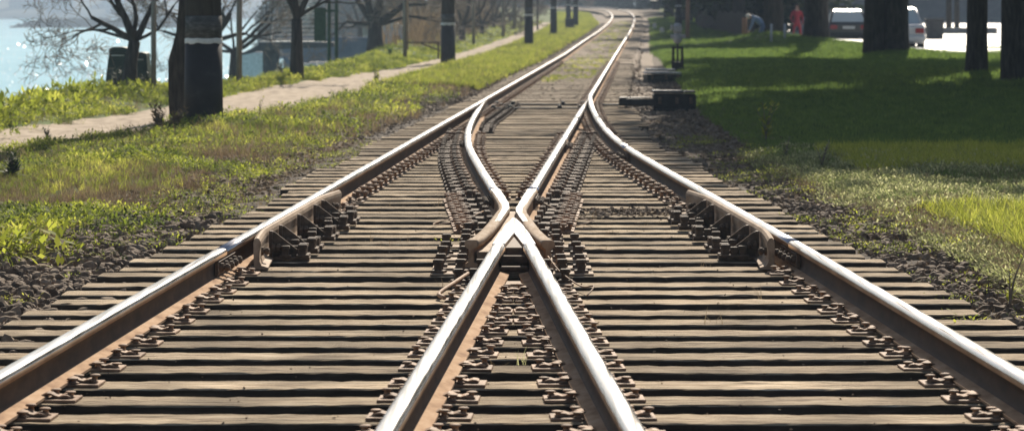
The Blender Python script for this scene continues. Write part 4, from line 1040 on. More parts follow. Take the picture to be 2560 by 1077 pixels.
# two dark containers behind the first tree
M['bin'] = ramp_mat('dark_green_container', [(.3, (.015, .03, .025)), (.7, (.035, .06, .048))], scale=6, rough=.5)
for px, D_, w_, h_, lab in ((300, 51, .38, .74, 'dark rounded waste container left behind the first bare tree'), (352, 52, .28, .66, 'dark green waste container right behind the first bare tree')):
    x = (px-1280)/F*D_; zz = CZ-(222-HY)*D_/F; e = empty('waste_container', (x, D_, zz)); tag(e, lab, 'waste container')
    mb = MB(); mb.prism([(-w_*.62, -.3), (w_*.62, -.3), (w_*.60, .1), (w_*.5, h_*.86), (-w_*.42, h_*.86), (-w_*.60, .1)], -.25, .25, 'y'); mb.build('body', M['bin'], e)
    mb = MB(); mb.prism([(-w_*.44, h_*.865), (w_*.52, h_*.865), (w_*.46, h_*.97), (w_*.2, h_), (-w_*.2, h_), (-w_*.4, h_*.96)], -.28, .28, 'y'); mb.build('lid', M['bin'], e)
    MB().tube([(-w_*.3, -.29, h_*.8), (w_*.3, -.29, h_*.8)], .012, 6).build('handle', M['step'], e)

# ------------------------------------------------------------------ BARE TREES
def bare_tree(px, D_, base_py, h, r0, label, seed, forks=None, spread=1.0, depth=5, twig=1.0, grp='bare trees along the shore', zb=None, mat='bark_pale', trunk_h=.3, mesh_only=False, lean=0.0, dens=1.0, L1=None):
    r_ = random.Random(seed); x = (px-1280)/F*D_; z0 = CZ-(base_py-HY)*D_/F if zb is None else zb
    e = empty('bare_tree', (x, D_, z0)); tag(e, label, 'tree', grp)
    tr = MB(); tw = MB()
    def grow(p, d, L_, r, lv):
        n = 4; pts = [np.array(p)]; rr = [r]; dd = np.array(d)
        for i in range(n):
            dd = dd+np.array([r_.gauss(0, .13), r_.gauss(0, .13), r_.gauss(.02, .08)])*(1+.25*lv); dd /= np.linalg.norm(dd)
            pts.append(pts[-1]+dd*L_/n); rr.append(r*(1-.42*(i+1)/n))
        (tr if lv < 3 else tw).tube(pts, rr, 7 if lv < 2 else (5 if lv < 3 else 3), cap=lv < 2)
        if lv >= depth: return
        nb = r_.choice([2, 3, 3]) if lv < 3 else r_.choice([4, 5])
        nb = max(2, int(nb*dens+.5))
        for k_ in range(nb):
            j = r_.choice([2, 3, 4]) if k_ else 4
            a = r_.uniform(0, 6.28); sp = r_.uniform(.35, .95)*spread
            u = np.cross(dd, (cos(a), sin(a), .3)); u /= np.linalg.norm(u)+1e-6
            nd = dd*cos(sp)+u*sin(sp); nd[2] += .10 if lv < 4 else -.05; nd /= np.linalg.norm(nd)
            grow(pts[j], nd, L_*r_.uniform(.62, .86), max(rr[j]*r_.uniform(.5, .72), D_/2880*.28), lv+1)
    th = h*trunk_h
    base = [np.array((0, 0, -.3)), np.array((0, 0, 0)), np.array((lean*.3, 0, th*.5)), np.array((lean, 0, th))]
    tr.tube(base, [r0*1.35, r0*1.2, r0*.95, r0*.85], 10)
    fk = forks or [(-.6, .15, .8, .75), (.05, -.1, 1, .9), (.65, 0, .75, .75)]
    for (a, b_, c, rs) in fk:
        d = np.array((a, b_, c), float); d /= np.linalg.norm(d); grow(base[-1], d, (L1 or h*.34)*r_.uniform(.85, 1.15), r0*rs*.8, 1)
    tr.build('trunk', M[mat], e, fix=False); tw.build('crown', M['twig'], e, fix=False)
    return e
bare_tree(322, 49, 218, 4.6, .12, 'bare tree with three dark limbs standing between sea and path, left of the thickest pole', 11, [(-.75, .1, .75, .6), (.05, 0, 1, .85), (.85, 0, .8, .7), (-.25, .3, 1, .5), (-.9, .3, .35, .35), (.9, -.2, .3, .35)], trunk_h=.17, mat='bark', lean=.10, L1=.85, depth=6, dens=.85)
bare_tree(742, 58, 196, 4.6, .13, 'dark forked tree in front of the pale concrete steps', 5, [(-.42, 0, 1, .6), (-.05, .1, 1, .75), (.30, -.1, 1, .7), (.8, .1, .75, .4)], trunk_h=.26, mat='bark', L1=1.0, dens=1.0)
bare_tree(938, 98, 136, 5.0, .28, 'stout pollarded tree with spreading arms beside the pale hut', 23, [(-1.0, 0, .55, .6), (-.45, .1, .9, .7), (.2, 0, 1, .6), (.9, 0, .5, .7), (.6, .2, 1, .5), (-1, .3, .3, .4), (1, .3, .2, .4)], trunk_h=.20, mat='bark', spread=1.05, L1=1.15, dens=1.1)
bare_tree(520, 72, 190, 5.2, .15, 'bare tree leaning out from behind the thickest pole', 31, [(.75, 0, .9, .9), (-.6, 0, .9, .6), (.9, .2, .35, .6), (-.9, .2, .3, .5)], trunk_h=.16, mat='bark', L1=1.1, dens=1.1)
bare_tree(585, 80, 172, 4.6, .12, 'low sprawling bare tree left of the concrete pillar', 37, [(.95, 0, .45, .7), (.8, .1, .75, .7), (-.8, 0, .5, .6), (-.95, 0, .15, .5), (.3, .4, 1, .4)], trunk_h=.10, mat='bark', L1=1.25, dens=1.1)
for i, (px, D_, by, h, r0) in enumerate(((1045, 120, 110, 6, .13), (1085, 140, 98, 6.5, .14), (1155, 118, 118, 6.5, .16), (1205, 135, 104, 6, .13), (1165, 165, 92, 7, .15), (1235, 160, 88, 7, .14), (1275, 185, 80, 7, .15), (1010, 150, 100, 6, .14), (900, 150, 110, 6.5, .15), (1350, 235, 52, 8, .16), (1120, 190, 86, 8, .17), (1400, 275, 38, 9, .2), (1060, 180, 84, 8, .16), (960, 190, 86, 8, .17))):
    labs = ['slender bare tree right behind the rusty frame', 'thin bare tree deeper behind the rusty frame', 'bare tree right of the second ringed pole', 'bare tree in the middle of the brown thicket', 'tall bare tree at the back of the brown thicket', 'bare tree near the right rim of the brown thicket', 'last bare tree of the thicket, near the third ringed pole', 'bare tree behind the pale hut', 'bare tree behind the arch of the pollarded tree', 'bare tree between the third and fourth ringed poles', 'bare tree behind the second ringed pole', 'most distant bare tree left of the bend of the track', 'faint bare tree between hut and second ringed pole', 'faint bare tree beyond the pollarded tree']
    bare_tree(px, D_, by, h, r0, labs[i], 50+i, [(-.8, .2, .6, .6), (-.3, -.3, 1, .7), (.3, .2, 1, .7), (.8, 0, .6, .6), (-.95, 0, .1, .4), (.95, .2, .15, .4)], 1.1, 5, grp='bare trees of the brown thicket', trunk_h=.13, dens=1.0, L1=1.15)
# brushwood: tangled shrubs that read as one brown mass
def brush(n, x0f, D0, D1, label, hmin=.6, hmax=2.2, mat='dry'):
    T = [blade_tuft(26, 1.0, .012, .30, .5, 3) for _ in range(4)]
    D_ = D0+(D1-D0)*rng.random(n); X = x0f(D_)+rng.uniform(-1.2, 1.2, n); Z = np.maximum(zg(X, D_), -1.2)
    me = scatter('brushwood', T, np.stack([X, D_, Z], -1), rng.uniform(0, 6, n), rng.uniform(hmin, hmax, n), M[mat], rng.uniform(0, .7, n), rng.normal(0, .2, (n, 2)))
    tag(link('brushwood', me), label, 'brushwood', kind='stuff')
brush(170, lambda D: edge_x(D)+.6+.5*np.clip((D-110)/60, 0, 1), 100, 200, 'tangled brown brushwood behind the second ringed pole')
brush(14, lambda D: edge_x(D)-.9, 62, 72, 'tangled dark brushwood round the foot of the low sprawling tree', .3, .5)
X = rng.uniform(-6.9, -6.0, 60); 
# ------------------------------------------------------------------ EVERGREEN ROW on the right
def crown_mesh(seed, n_cl=230, per=95, R=(4.2, 4.2, 7.5), name='crown'):
    r_ = np.random.default_rng(seed); V = []; T = []
    cl = r_.normal(size=(n_cl, 3)); cl /= np.linalg.norm(cl, axis=1)[:, None]; cl *= (r_.random(n_cl)**.45)[:, None]
    c = (cl*np.array(R))[:, None, :]+r_.normal(0, 1, (n_cl, per, 3))*np.array((.75, .75, .42))
    c = c.reshape(-1, 3); n = len(c)
    d = r_.normal(size=(n, 3)); d[:, 2] -= .4; d /= np.linalg.norm(d, axis=1)[:, None]; s_ = np.cross(d, r_.normal(size=(n, 3))); s_ /= np.linalg.norm(s_, axis=1)[:, None]
    l = r_.uniform(.30, .66, n)[:, None]
    V = np.stack([c, c+d*l*.5+s_*l*.28, c+d*l, c+d*l*.5-s_*l*.28], 1).reshape(-1, 3)
    return np_mesh(name, V, np.arange(4*n).reshape(-1, 4), M['needles'], tone=r_.random(n).repeat(4))
CR = [crown_mesh(1), crown_mesh(2), crown_mesh(3)]
def evergreen(px, D_, wpx, base_py, label, k, h=17, cr=(1, 1, 1), czb=None, twin=None, x=None):
    x = (px-1280)/F*D_ if x is None else x; z0 = CZ-(base_py-HY)*D_/F; e = empty('evergreen_tree', (x, D_, z0)); tag(e, label, 'tree', 'row of evergreen trees on the right')
    r = wpx/F*D_/2; r_ = random.Random(k*7+1); tb = MB()
    n = 14
    def trunk(dx, rr, hh):
        prof = []; pts = []
        for i in range(12):
            z = -.3+hh*i/11; pts.append((dx+r_.gauss(0, .03)*i*.4, r_.gauss(0, .03), z)); prof.append(rr*(1.18 if i == 0 else 1.0-.045*i)*r_.uniform(.96, 1.04))
        k0 = len(tb.v); tb.tube(pts[:1]+[(dx, 0, .02), (dx, 0, .22)]+pts[1:], [rr*1.42, rr*1.30, rr*1.08]+prof[1:], 22)
        ph = r_.uniform(0, 6)
        for i_ in range(k0, len(tb.v)):
            vx, vy, vz = tb.v[i_]; an = math.atan2(vy, vx-dx); f_ = 1+.05*sin(5*an+ph+vz*.3)+.035*sin(9*an-ph+vz*.7)+r_.gauss(0, .018)+(.10*sin(4*an+ph) if vz < .1 else 0)
            tb.v[i_] = (dx+(vx-dx)*f_, vy*f_, vz)
    trunk(0, r, h*.8)
    if twin: trunk(twin[0]/F*D_, twin[1]/F*D_/2, h*.7)
    for i in range(9):
        a = r_.uniform(0, 6.28); z = h*r_.uniform(.28, .7); L_ = r_.uniform(1.5, 3.5)
        tb.tube([(0, 0, z), (cos(a)*L_*.5, sin(a)*L_*.5, z+.4), (cos(a)*L_, sin(a)*L_, z+.5)], [r*.3, r*.2, .03], 6)
    tb.build('trunk', M['bark'], e, fix=False)
    c = link('crown', CR[k % 3], e, (1.0 if D_ > 145 else (-.9 if D_ > 70 else -.2), 0, czb if czb else h*.60), r_.uniform(0, 6)); c.scale = cr
    return e
EV = [
 (2535, 52, 62, 222, 'evergreen trunk cut by the right edge of the photo', 18, (.95, 1.0, 1.0), 11.0, None),
 (2443, 55.5, 54, 206, 'evergreen trunk second from the right edge, seen against the white yard', 17, (.95, 1.1, 1.0), 10.9, None),
 (2238, 81, 66, 140, 'thick twin evergreen trunk covering the left half of the white car', 18, (1.3, .8, .9), 12.0, (-52, 52)),
 (2040, 100, 62, 114, 'evergreen trunk between the red figure and the dark car', 17, (.8, .45, .32), 17.0, None),
 (1936, 116, 52, 110, 'evergreen trunk between the bending blue figure and the red figure', 16, (.9, .5, .42), 11.5, None),
 (1845, 131, 34, 98, 'evergreen trunk left of the bending blue figure', 16, (.9, .5, .42), 7.0, None),
 (1800, 150, 30, 84, 'dark evergreen in the row, right of the far orange post', 16, (.7, 1.0, .6), 11.0, None),
 (1752, 168, 28, 74, 'dark evergreen in the row, left of the far orange post', 16, (.6, .9, .6), 11.5, None),
 (1718, 188, 26, 66, 'far evergreen just right of the ringed pole on the right', 17, (.55, .8, .62), 11.5, None),
 (1672, 212, 25, 55, 'far evergreen just left of the ringed pole on the right', 17, (.5, .8, .62), 11.5, None),
 (1672, 240, 22, 44, 'far evergreen near the bend of the track', 14, (.45, .6, .42), 9.0, None),
 (1640, 272, 20, 34, 'last evergreen of the row before the bend', 13, (.45, .6, .40), 8.5, None),
]
for x_, y_, h, lab in ((9.6, 47.5, 14, 'evergreen tree just outside the right edge, shading the lawn'), (13.0, 50, 17, 'evergreen tree outside the right edge behind the first row'), (13.5, 62, 18, 'second row evergreen beyond the right edge')):
    evergreen(0, y_, 50, HY+CZ*F/y_, lab, int(y_), h, (1, 1, .8), h*.62, None, x=x_)
for x_, y_, lab in ((13.2, 142, 'low dark evergreen of the back row, nearest behind the wooden fence'), (13.4, 164, 'low dark evergreen of the back row, behind the orange post'), (14.2, 188, 'low dark evergreen of the back row, behind the ringed pole on the right'), (16.0, 214, 'low dark evergreen of the back row, left of the ringed pole on the right'), (17.5, 246, 'low dark evergreen of the back row, farthest towards the bend')):
    evergreen(0, y_, 26, HY+(CZ-float(zg(x_, y_)))*F/y_, lab, int(y_), 11, (.72, 1.5, .66), 5.0, None, x=x_)
for k, (px, D_, wpx, by, lab, h, cr, czb, tw) in enumerate(EV): evergreen(px, D_, wpx, by, lab, k, h, cr, czb, tw)
# dark wood closing the view behind the bend
k = 0
for (x, D_, s) in ((3, 318, 1), (7.5, 325, 1.05), (12, 330, 1), (16.5, 318, 1.1), (-2, 326, 1), (-7, 322, .95), (21, 330, 1.1), (26, 320, 1.1), (-13, 330, 1), (31, 330, 1.1), (-19, 322, .9), (-26, 330, .9)):
    k += 1; z0 = float(zg(x, D_)); e = empty('distant_tree', (x, D_, z0)); tag(e, 'hazy dark tree of the wood closing the view behind the bend of the track', 'tree', 'hazy wood behind the bend')
    MB().tube([(0, 0, -.5), (.1, 0, 4), (0, .1, 10)], [.35, .28, .15], 8).build('trunk', M['bark'], e)
    c = link('crown', CR[k % 3], e, (0, 0, 5.2), k*1.3); c.scale = (.85*s, .85*s, .85*s)

# ------------------------------------------------------------------ SWITCH LANTERN, MACHINES
LD = 67.0
x = (1694-1280)/F*LD; z0 = float(zg(x, LD)); le = empty('switch_lantern', (x, LD, z0)); tag(le, 'grey two lobed switch lantern on a slim rod over a forked iron stand', 'switch lantern')
def lz(py): return CZ-(py-HY)*LD/F-z0
def lx(px): return (px-1694)/F*LD
mb = MB(); mb.prism([(lx(1678), -.1), (lx(1686), -.1), (lx(1686), lz(122)), (lx(1702), lz(122)), (lx(1702), -.1), (lx(1710), -.1), (lx(1708), lz(117)), (lx(1680), lz(117))], -.04, .04, 'y')
mb.tube([(0, 0, 0), (0, 0, lz(106))], .022, 8); mb.box((0, 0, .12), (.16, .16, .3), bev=.01); mb.build('stand', M['black_iron'], le)
mb = MB(); mb.lathe([(.03, lz(110)), (.08, lz(107)), (.105, lz(101)), (.11, lz(93)), (.09, lz(86)), (.06, lz(84))], n=16); mb.box((.14, 0, lz(92)), (.08, .12, .10), bev=.02).box((-.13, 0, lz(92)), (.06, .12, .10), bev=.02); mb.build('lower_housing', M['grey_paint'], le)
mb = MB(); mb.lathe([(.065, lz(84.5)), (.095, lz(82)), (.10, lz(70)), (.09, lz(62)), (.05, lz(58.5)), (.02, lz(58))], n=16); mb.box((0, -.11, lz(73)), (.17, .03, .14), bev=.02).box((-.14, 0, lz(70)), (.05, .14, .13), bev=.02); mb.build('lantern_head', M['grey_paint'], le)
def machine(px0, px1, py0, py1, D_, dep, label, mat='black_iron', topmat='grey_paint', skew=0):
    xa, xb = (px0-1280)/F*D_, (px1-1280)/F*D_; z0 = float(zg((xa+xb)/2, D_)); zt = CZ-(py0-HY)*D_/F-z0
    e = empty('switch_machine', ((xa+xb)/2, D_, z0), skew); tag(e, label, 'switch machine'); W = xb-xa
    MB().box((0, 0, zt/2-.04), (W, dep, zt-.02), bev=.02).build('body', M[mat], e)
    l = MB().box((-W*.15, 0, zt-.015), (W*.72, dep+.04, .035), bev=.012).box((W*.36, 0, zt-.02), (W*.26, dep+.02, .03), bev=.01).build('lid', M[topmat], e)
    mb = MB()
    for q in (-.35, .05, .38): mb.box((W*q, -dep/2-.012, zt*.55), (.05, .02, .10), bev=.004)
    mb.build('latch', M['rust_dark'], e); MB().box((0, -dep/2-.03, .03), (W*1.05, .10, .05), bev=.01).build('foot', M[mat], e)
    return e
M['black_satin'] = new_mat('black_satin_lid', (.05, .055, .06), .35)
machine(1632, 1738, 226, 268, 43.4, .42, 'nearer black switch machine box right of the switch blades', topmat='black_satin')
machine(1612, 1700, 180, 205, 60, .5, 'farther dark switch machine box at the foot of the lantern', skew=.12)
mb = MB(); mb.box((0, 0, .06), (.8, .16, .1), bev=.01); p = P3(1590, 262, 43.3)
x = (1655-1280)/F*60.5
tag(MB().box((0, 0, .03), (.62, .22, .05), rz=.25, bev=.01).build('cover_plate', M['grey_paint'], None, ((1650-1280)/F*62.5, 62.5, .13)), 'pale metal cover plate lying behind the farther switch machine', 'cover plate')
# marker stones and orange post
for px, D_, h_, lab in ((1655, 140, .30, 'small white marker stone beside the far track'), (1636, 158, .35, 'slim white marker stone behind the other one')):
    x = (px-1280)/F*D_; MBs = MB().prism([(-.1, -.1), (.1, -.1), (.1, h_*.8), (.05, h_), (-.05, h_), (-.1, h_*.8)], -.07, .07, 'y').build('marker_stone', M['white_paint'], None, (x, D_, float(zg(x, D_)))); tag(MBs, lab, 'marker stone')
M['orange'] = new_mat('faded_orange_paint', (.28, .13, .06), .7)
for px, D_, r_, t, lab in ((1719, 120, .09, 0, 'faded orange post far right of the track'), (1861, 112, .10, 45, 'brown orange post left of the bending blue figure')):
    slim_post(px, D_, t, r_, M['orange'], lab)
for px, D_, lab in ((1928, 98, 'pale thin stake right of the bending blue figure'), (1962, 99, 'pale thin stake left of the red figure')):
    slim_post(px, D_, 60, .045, M['grey_paint'], lab)

# ------------------------------------------------------------------ fence right of the lawn, far
fe = empty('wooden_fence', (9.9, 118, .1)); tag(fe, 'dark wooden board fence behind the row of trees', 'fence')
for i in range(26):
    MB().box((-.05+.012*i*1.0, i*1.55, .62), (.05, 1.5, 1.15+.1*((i*7) % 3)), rz=0, bev=.01).build('board_panel', M['bark'], fe)
# ------------------------------------------------------------------ PEOPLE (far off on the right)
M['skin'] = new_mat('skin', (.50, .30, .22), .6); M['denim'] = new_mat('blue_denim', (.07, .12, .22), .8); M['bluecloth'] = new_mat('light_blue_cloth', (.15, .23, .38), .8)
M['redcloth'] = new_mat('red_cloth', (.42, .03, .045), .75); M['hair_white'] = new_mat('white_hair', (.62, .58, .52), .8); M['hair_dark'] = new_mat('dark_hair', (.03, .02, .015), .7)
M['shoe'] = new_mat('dark_shoe', (.02, .02, .02), .6)
def person(x, D_, yaw, J, mats, label, hair, scale=1.0, z=None):
    """J: joint positions in metres; body grown as one skin surface"""
    B = [('pelvis', 'chest', .13, .15), ('chest', 'neck', .15, .06), ('neck', 'head', .055, .09), ('head', 'crown', .09, .07)]
    names = []; pos = []; rad = []; edges = []
    def vtx(n, r):
        if n in names: return names.index(n)
        names.append(n); pos.append(J[n]); rad.append(r); return len(names)-1
    for a, b_, ra, rb in B: edges.append((vtx(a, ra), vtx(b_, rb)))
    for s_ in 'lr':
        for a, b_, r in (('chest', s_+'sho', .062), (s_+'sho', s_+'elb', .045), (s_+'elb', s_+'wri', .03), (s_+'wri', s_+'han', .028),
                         ('pelvis', s_+'hip', .09), (s_+'hip', s_+'kne', .062), (s_+'kne', s_+'ank', .042), (s_+'ank', s_+'toe', .036)):
            edges.append((vtx(a, .1), vtx(b_, r)))
        for f in range(5):                # fingers
            h = np.array(J[s_+'han']); w0 = np.array(J[s_+'wri']); d = (h-w0)/np.linalg.norm(h-w0); sd = np.cross(d, (0, 1, .2)); sd /= np.linalg.norm(sd)
            q = h+sd*(.012*(f-1.5)) if f < 4 else w0+d*.02+sd*-.03
            tip = q+d*(.05+.012*(1.5-abs(f-1.5)) if f < 4 else .03)+(sd*-.02 if f == 4 else 0)
            J[s_+'f%d' % f] = tuple(tip); edges.append((vtx(s_+'han', .028), vtx(s_+'f%d' % f, .008)))
    me = bpy.data.meshes.new('body'); me.from_pydata([tuple(p) for p in pos], edges, []); me.update()
    e = empty('person', (x, D_, float(zg(x, D_)) if z is None else z), yaw); e.scale = (scale,)*3; tag(e, label, 'person')
    o = link('body', me, e); md = o.modifiers.new('skin', 'SKIN'); sk = me.skin_vertices[0].data
    for i, r in enumerate(rad): sk[i].radius = (r, r); sk[i].use_root = (i == 0)
    o.modifiers.new('sub', 'SUBSURF').levels = 1
    dg = bpy.context.evaluated_depsgraph_get(); m2 = bpy.data.meshes.new_from_object(o.evaluated_get(dg)); o.modifiers.clear(); o.data = m2
    m2.materials.clear()
    for m_ in mats: m2.materials.append(m_)     # 0 skin 1 top 2 trousers 3 shoes
    seg = []
    def near(c):
        best = 9; bi = 0
        for (a, b_) in edges:
            A, B_ = np.array(pos[a]), np.array(pos[b_]); t = np.clip(np.dot(c-A, B_-A)/max(np.dot(B_-A, B_-A), 1e-9), 0, 1); dd = np.linalg.norm(c-A-t*(B_-A))-min(rad[a], rad[b_])*.5
            if dd < best: best = dd; bi = (names[a], names[b_])
        return bi
    for f in m2.polygons:
        a, b_ = near(np.array(f.center)); f.use_smooth = True
        if b_ in ('head', 'crown') or 'han' in b_ or b_[1:2] == 'f': f.material_index = 0
        elif b_[1:] in ('hip', 'kne', 'ank'): f.material_index = 2
        elif b_[1:] == 'toe': f.material_index = 3
        else: f.material_index = 1
    hc = (np.array(J['head'])+np.array(J['crown']))/2; fw = np.array(J.get('face', (0, -1, 0)), float)
    V, Fc = ico(2); V = V*np.array((.098, .105, .10))+hc-fw*.022+np.array((0, 0, .025)); keep = [f for f in Fc if ((V[f].mean(0)-hc)@fw) < .03 or V[f].mean(0)[2] > hc[2]+.075]
    link('hair', np_mesh('hair', V, np.array(keep), hair, smooth=True), e)
    sd = np.cross(fw, (0, 0, 1))
    mb = MB()
    for s_ in (-1, 1): mb.lathe([(.004, -.008), (.011, 0), (.004, .008)], tuple(hc+fw*.083+sd*s_*.033), n=8)
    mb.build('eyes', M['shoe'], e, fix=False); mb = MB(); mb.prism([(-.012, -.03), (.012, -.03), (0, .012)], 0, .02, 'y'); mb.v = [tuple(hc+fw*(.09+v[1])+sd*v[0]+np.array((0, 0, v[2]-.0))) for v in mb.v]; mb.build('nose', M['skin'], e, fix=False)
    mb = MB(); mb.box((0, 0, 0), (.045, .01, .01)); mb.v = [tuple(hc+fw*(.088+v[1])+sd*v[0]+np.array((0, 0, v[2]-.052))) for v in mb.v]; mb.build('mouth', M['redcloth'], e, fix=False)
    return e
JR = dict(pelvis=(0, 0, .92), chest=(0, .0, 1.32), neck=(0, 0, 1.50), head=(0, -.02, 1.60), crown=(0, -.02, 1.70), lsho=(-.19, 0, 1.42), lelb=(-.27, .02, 1.15), lwri=(-.22, -.12, .95), lhan=(-.20, -.15, .90),
          rsho=(.19, 0, 1.42), relb=(.27, .02, 1.15), rwri=(.24, -.10, .93), rhan=(.23, -.12, .87), lhip=(-.12, 0, .86), lkne=(-.16, -.03, .48), lank=(-.20, .02, .08), ltoe=(-.22, -.13, .03),
          rhip=(.12, 0, .86), rkne=(.16, -.03, .48), rank=(.19, .02, .08), rtoe=(.21, -.13, .03))
person((1992-1280)/F*124, 124, .2, JR, [M['skin'], M['redcloth'], M['redcloth'], M['shoe']], 'person in red jacket and red trousers standing between two tree trunks', M['hair_dark'], 1.0, z=-.05)
JB = dict(pelvis=(.22, .0, .80), chest=(-.08, -.02, 1.08), neck=(-.24, -.04, 1.12), head=(-.33, -.05, 1.10), crown=(-.41, -.05, 1.06), lsho=(-.12, -.19, 1.10), lelb=(-.20, -.22, .82), lwri=(-.30, -.18, .60), lhan=(-.33, -.17, .54),
          rsho=(-.12, .17, 1.10), relb=(-.18, .2, .82), rwri=(-.28, .15, .60), rhan=(-.31, .14, .54), lhip=(.22, -.11, .74), lkne=(.06, -.14, .42), lank=(.16, -.12, .08), ltoe=(.03, -.13, .03),
          rhip=(.22, .11, .74), rkne=(.16, .12, .42), rank=(.28, .12, .08), rtoe=(.15, .13, .03), face=(-.8, 0, -.6))
person((1893-1280)/F*113, 113, 0, JB, [M['skin'], M['bluecloth'], M['denim'], M['shoe']], 'white haired person in blue bending forward beside the tree row', M['hair_white'], 1.05, z=.02)

# ------------------------------------------------------------------ CARS
M['glass'] = new_mat('car_glass', (.55, .62, .65), .12, 0, .8); M['tyre'] = new_mat('tyre_rubber', (.015, .015, .015), .8); M['chrome'] = new_mat('wheel_metal', (.5, .5, .52), .3, .9)
M['tail'] = new_mat('red_tail_lamp', (.30, .01, .015), .25); M['plate'] = new_mat('number_plate', (.6, .6, .58), .5)
def paint(n, c): 
    m = new_mat(n, c, .28); m.node_tree.nodes['Principled BSDF'].inputs['Coat Weight'].default_value = .6; return m
def car(px, D_, ppy, yaw, col, label, W=1.68, H=1.42, L_=4.2, hatch=False, gl='glass'):
    x = (px-1280)/F*D_; z0 = CZ-(ppy-HY)*D_/F; e = empty('parked_car', (x, D_, z0), yaw); tag(e, label, 'car', None)
    hb = .86 if not hatch else .92
    # lower body: rings along y (rear at y = 0 towards the camera)
    secs = [(0.0, .30, hb-.12, .90), (.05, .24, hb-.03, .97), (.5, .20, hb, 1.0), (1.4, .20, hb+.02, 1.0), (2.9, .20, hb, 1.0), (3.7, .22, hb-.08, .97), (L_-.08, .26, hb-.18, .92), (L_, .34, hb-.28, .86)]
    mb = MB(); V = []
    for (y, zl, zh, k_) in secs:
        w = W/2*k_
        V += [(-w*.94, y, zl), (-w, y, zl+.12), (-w, y, (zl+zh)/2+.05), (-w*.96, y, zh-.05), (-w*.88, y, zh), (w*.88, y, zh), (w*.96, y, zh-.05), (w, y, (zl+zh)/2+.05), (w, y, zl+.12), (w*.94, y, zl)]
    n = 10; Fs = []
    for i in range(len(secs)-1):
        for q in range(n): a = i*n+q; b_ = i*n+(q+1) % n; Fs.append((a, b_, b_+n, a+n))
    Fs += [tuple(range(n)), tuple(range((len(secs)-1)*n, len(secs)*n))[::-1]]
    mb.add(V, Fs, 0, True); mb.sm[-1] = mb.sm[-2] = False
    body = mb.build('body', paint('car_paint', col), e)
    # cabin: greenhouse glass with roof and pillars
    y0, y1, y2, y3 = (.12, .42, 1.75, 2.75) if hatch else (.55, 1.05, 2.2, 3.0)
    wb, wt = W/2*.88, W/2*.70
    def quad(mb_, pts, t=.0): mb_.add(pts, [tuple(range(len(pts)))])
    g = MB(); zr = H-.06
    g.add([(-wb, y0, hb-.01), (wb, y0, hb-.01), (wt, y1, zr), (-wt, y1, zr), (-wb, y3, hb-.01), (wb, y3, hb-.01), (wt, y2, zr), (-wt, y2, zr)], [(0, 1, 2, 3), (1, 5, 6, 2), (5, 4, 7, 6), (4, 0, 3, 7)])
    g.build('window_glass', M[gl], e)
    rf = MB(); rf.add([(-wt-.02, y1-.03, zr), (wt+.02, y1-.03, zr), (wt+.02, y2+.05, zr), (-wt-.02, y2+.05, zr), (-wt*.85, y1+.15, H), (wt*.85, y1+.15, H), (wt*.85, y2-.1, H), (-wt*.85, y2-.1, H)],
        [(0, 1, 5, 4), (1, 2, 6, 5), (2, 3, 7, 6), (3, 0, 4, 7), (4, 5, 6, 7), (3, 2, 1, 0)]); rf.build('roof', body.data.materials[0], e)
    for s_ in (-1, 1):
        for (ya, za, xa, yb, zb_, xb_) in ((y0, hb, wb, y1, zr, wt), (y3, hb, wb, y2, zr, wt), ((y0+y3)/2+.1, hb, wb, (y1+y2)/2+.1, zr, wt)):
            MB().tube([(s_*xa, ya, za-.02), (s_*xb_, yb, zb_+.01)], .045, 6).build('window_pillar', body.data.materials[0], e)
        MB().box((s_*W/2*.74, -.015, hb-.22), (W*.17, .05, .17), bev=.02).build('tail_lamp', M['tail'], e)
        for yy in (.75, L_-.85):
            wv = MB(); wv.tube([(s_*(W/2-.20), yy, .30), (s_*(W/2-.01), yy, .30)], .30, 20, smooth=True); w_ = wv.build('wheel', M['tyre'], e)
            rm = MB(); rm.tube([(s_*(W/2-.03), yy, .30), (s_*(W/2+.005), yy, .30)], .18, 14); rm.build('rim', M['chrome'], w_)
    MB().box((0, -.05, .38), (W*.96, .14, .20), bev=.04).build('bumper', body.data.materials[0] if col[0] > .3 else M['black_iron'], e)
    MB().box((0, -.03, hb-.24), (.50, .03, .12), bev=.004).build('number_plate', M['plate'], e)
    MB().tube([(.45, -.08, .24), (.45, .3, .24)], .03, 8).build('exhaust', M['chrome'], e)
    return e
car(2252, 95, 126, -.03, (.62, .63, .65), 'white car with red tail lamps parked right of the twin trunk')
car(2122, 118, 111, .04, (.012, .013, .018), 'black hatchback with bright rear window parked left of the twin trunk', hatch=True, H=1.42)
car(2075, 131, 104, .10, (.45, .55, .62), 'pale blue car almost hidden behind the black hatchback', hatch=True, H=1.38)
# ------------------------------------------------------------------ far side of the yard
M['wallgrey'] = ramp_mat('grey_plaster', [(.3, (.15, .155, .17)), (.7, (.24, .245, .26))], scale=2, rough=.9)
be = empty('yard_building', (27.5, 186, 0)); tag(be, 'long grey building with a pale plinth behind the sunlit yard', 'building')
MB().box((2, 4, 3.2), (32, 6, 7.2)).build('wall', M['wallgrey'], be)
MB().box((2, .95, .42), (32.2, .2, 1.1), bev=.02).build('plinth', M['concrete'], be)
for i in range(9):
    f = MB().box((-11+i*3.3, .96, 2.9), (1.3, .12, 1.6)).build('window', M['white_paint'], be); MB().box((-11+i*3.3, .88, 2.9), (1.15, .06, 1.45)).build('pane', M['black_iron'], f)
MB().box((2, 4, 6.95), (33, 7, .3)).build('roof', M['dark_conc'], be)
e = empty('waste_bin', ((2336-1280)/F*120, 120, .03)); tag(e, 'dark grey rubbish bin with lid at the far side of the yard', 'bin')
MB().prism([(-.30, .08), (.30, .08), (.36, .98), (-.36, .98)], -.28, .28, 'y').build('body', M['dark_conc'], e); MB().box((0, 0, 1.02), (.80, .66, .07), bev=.02).build('lid', M['dark_conc'], e)
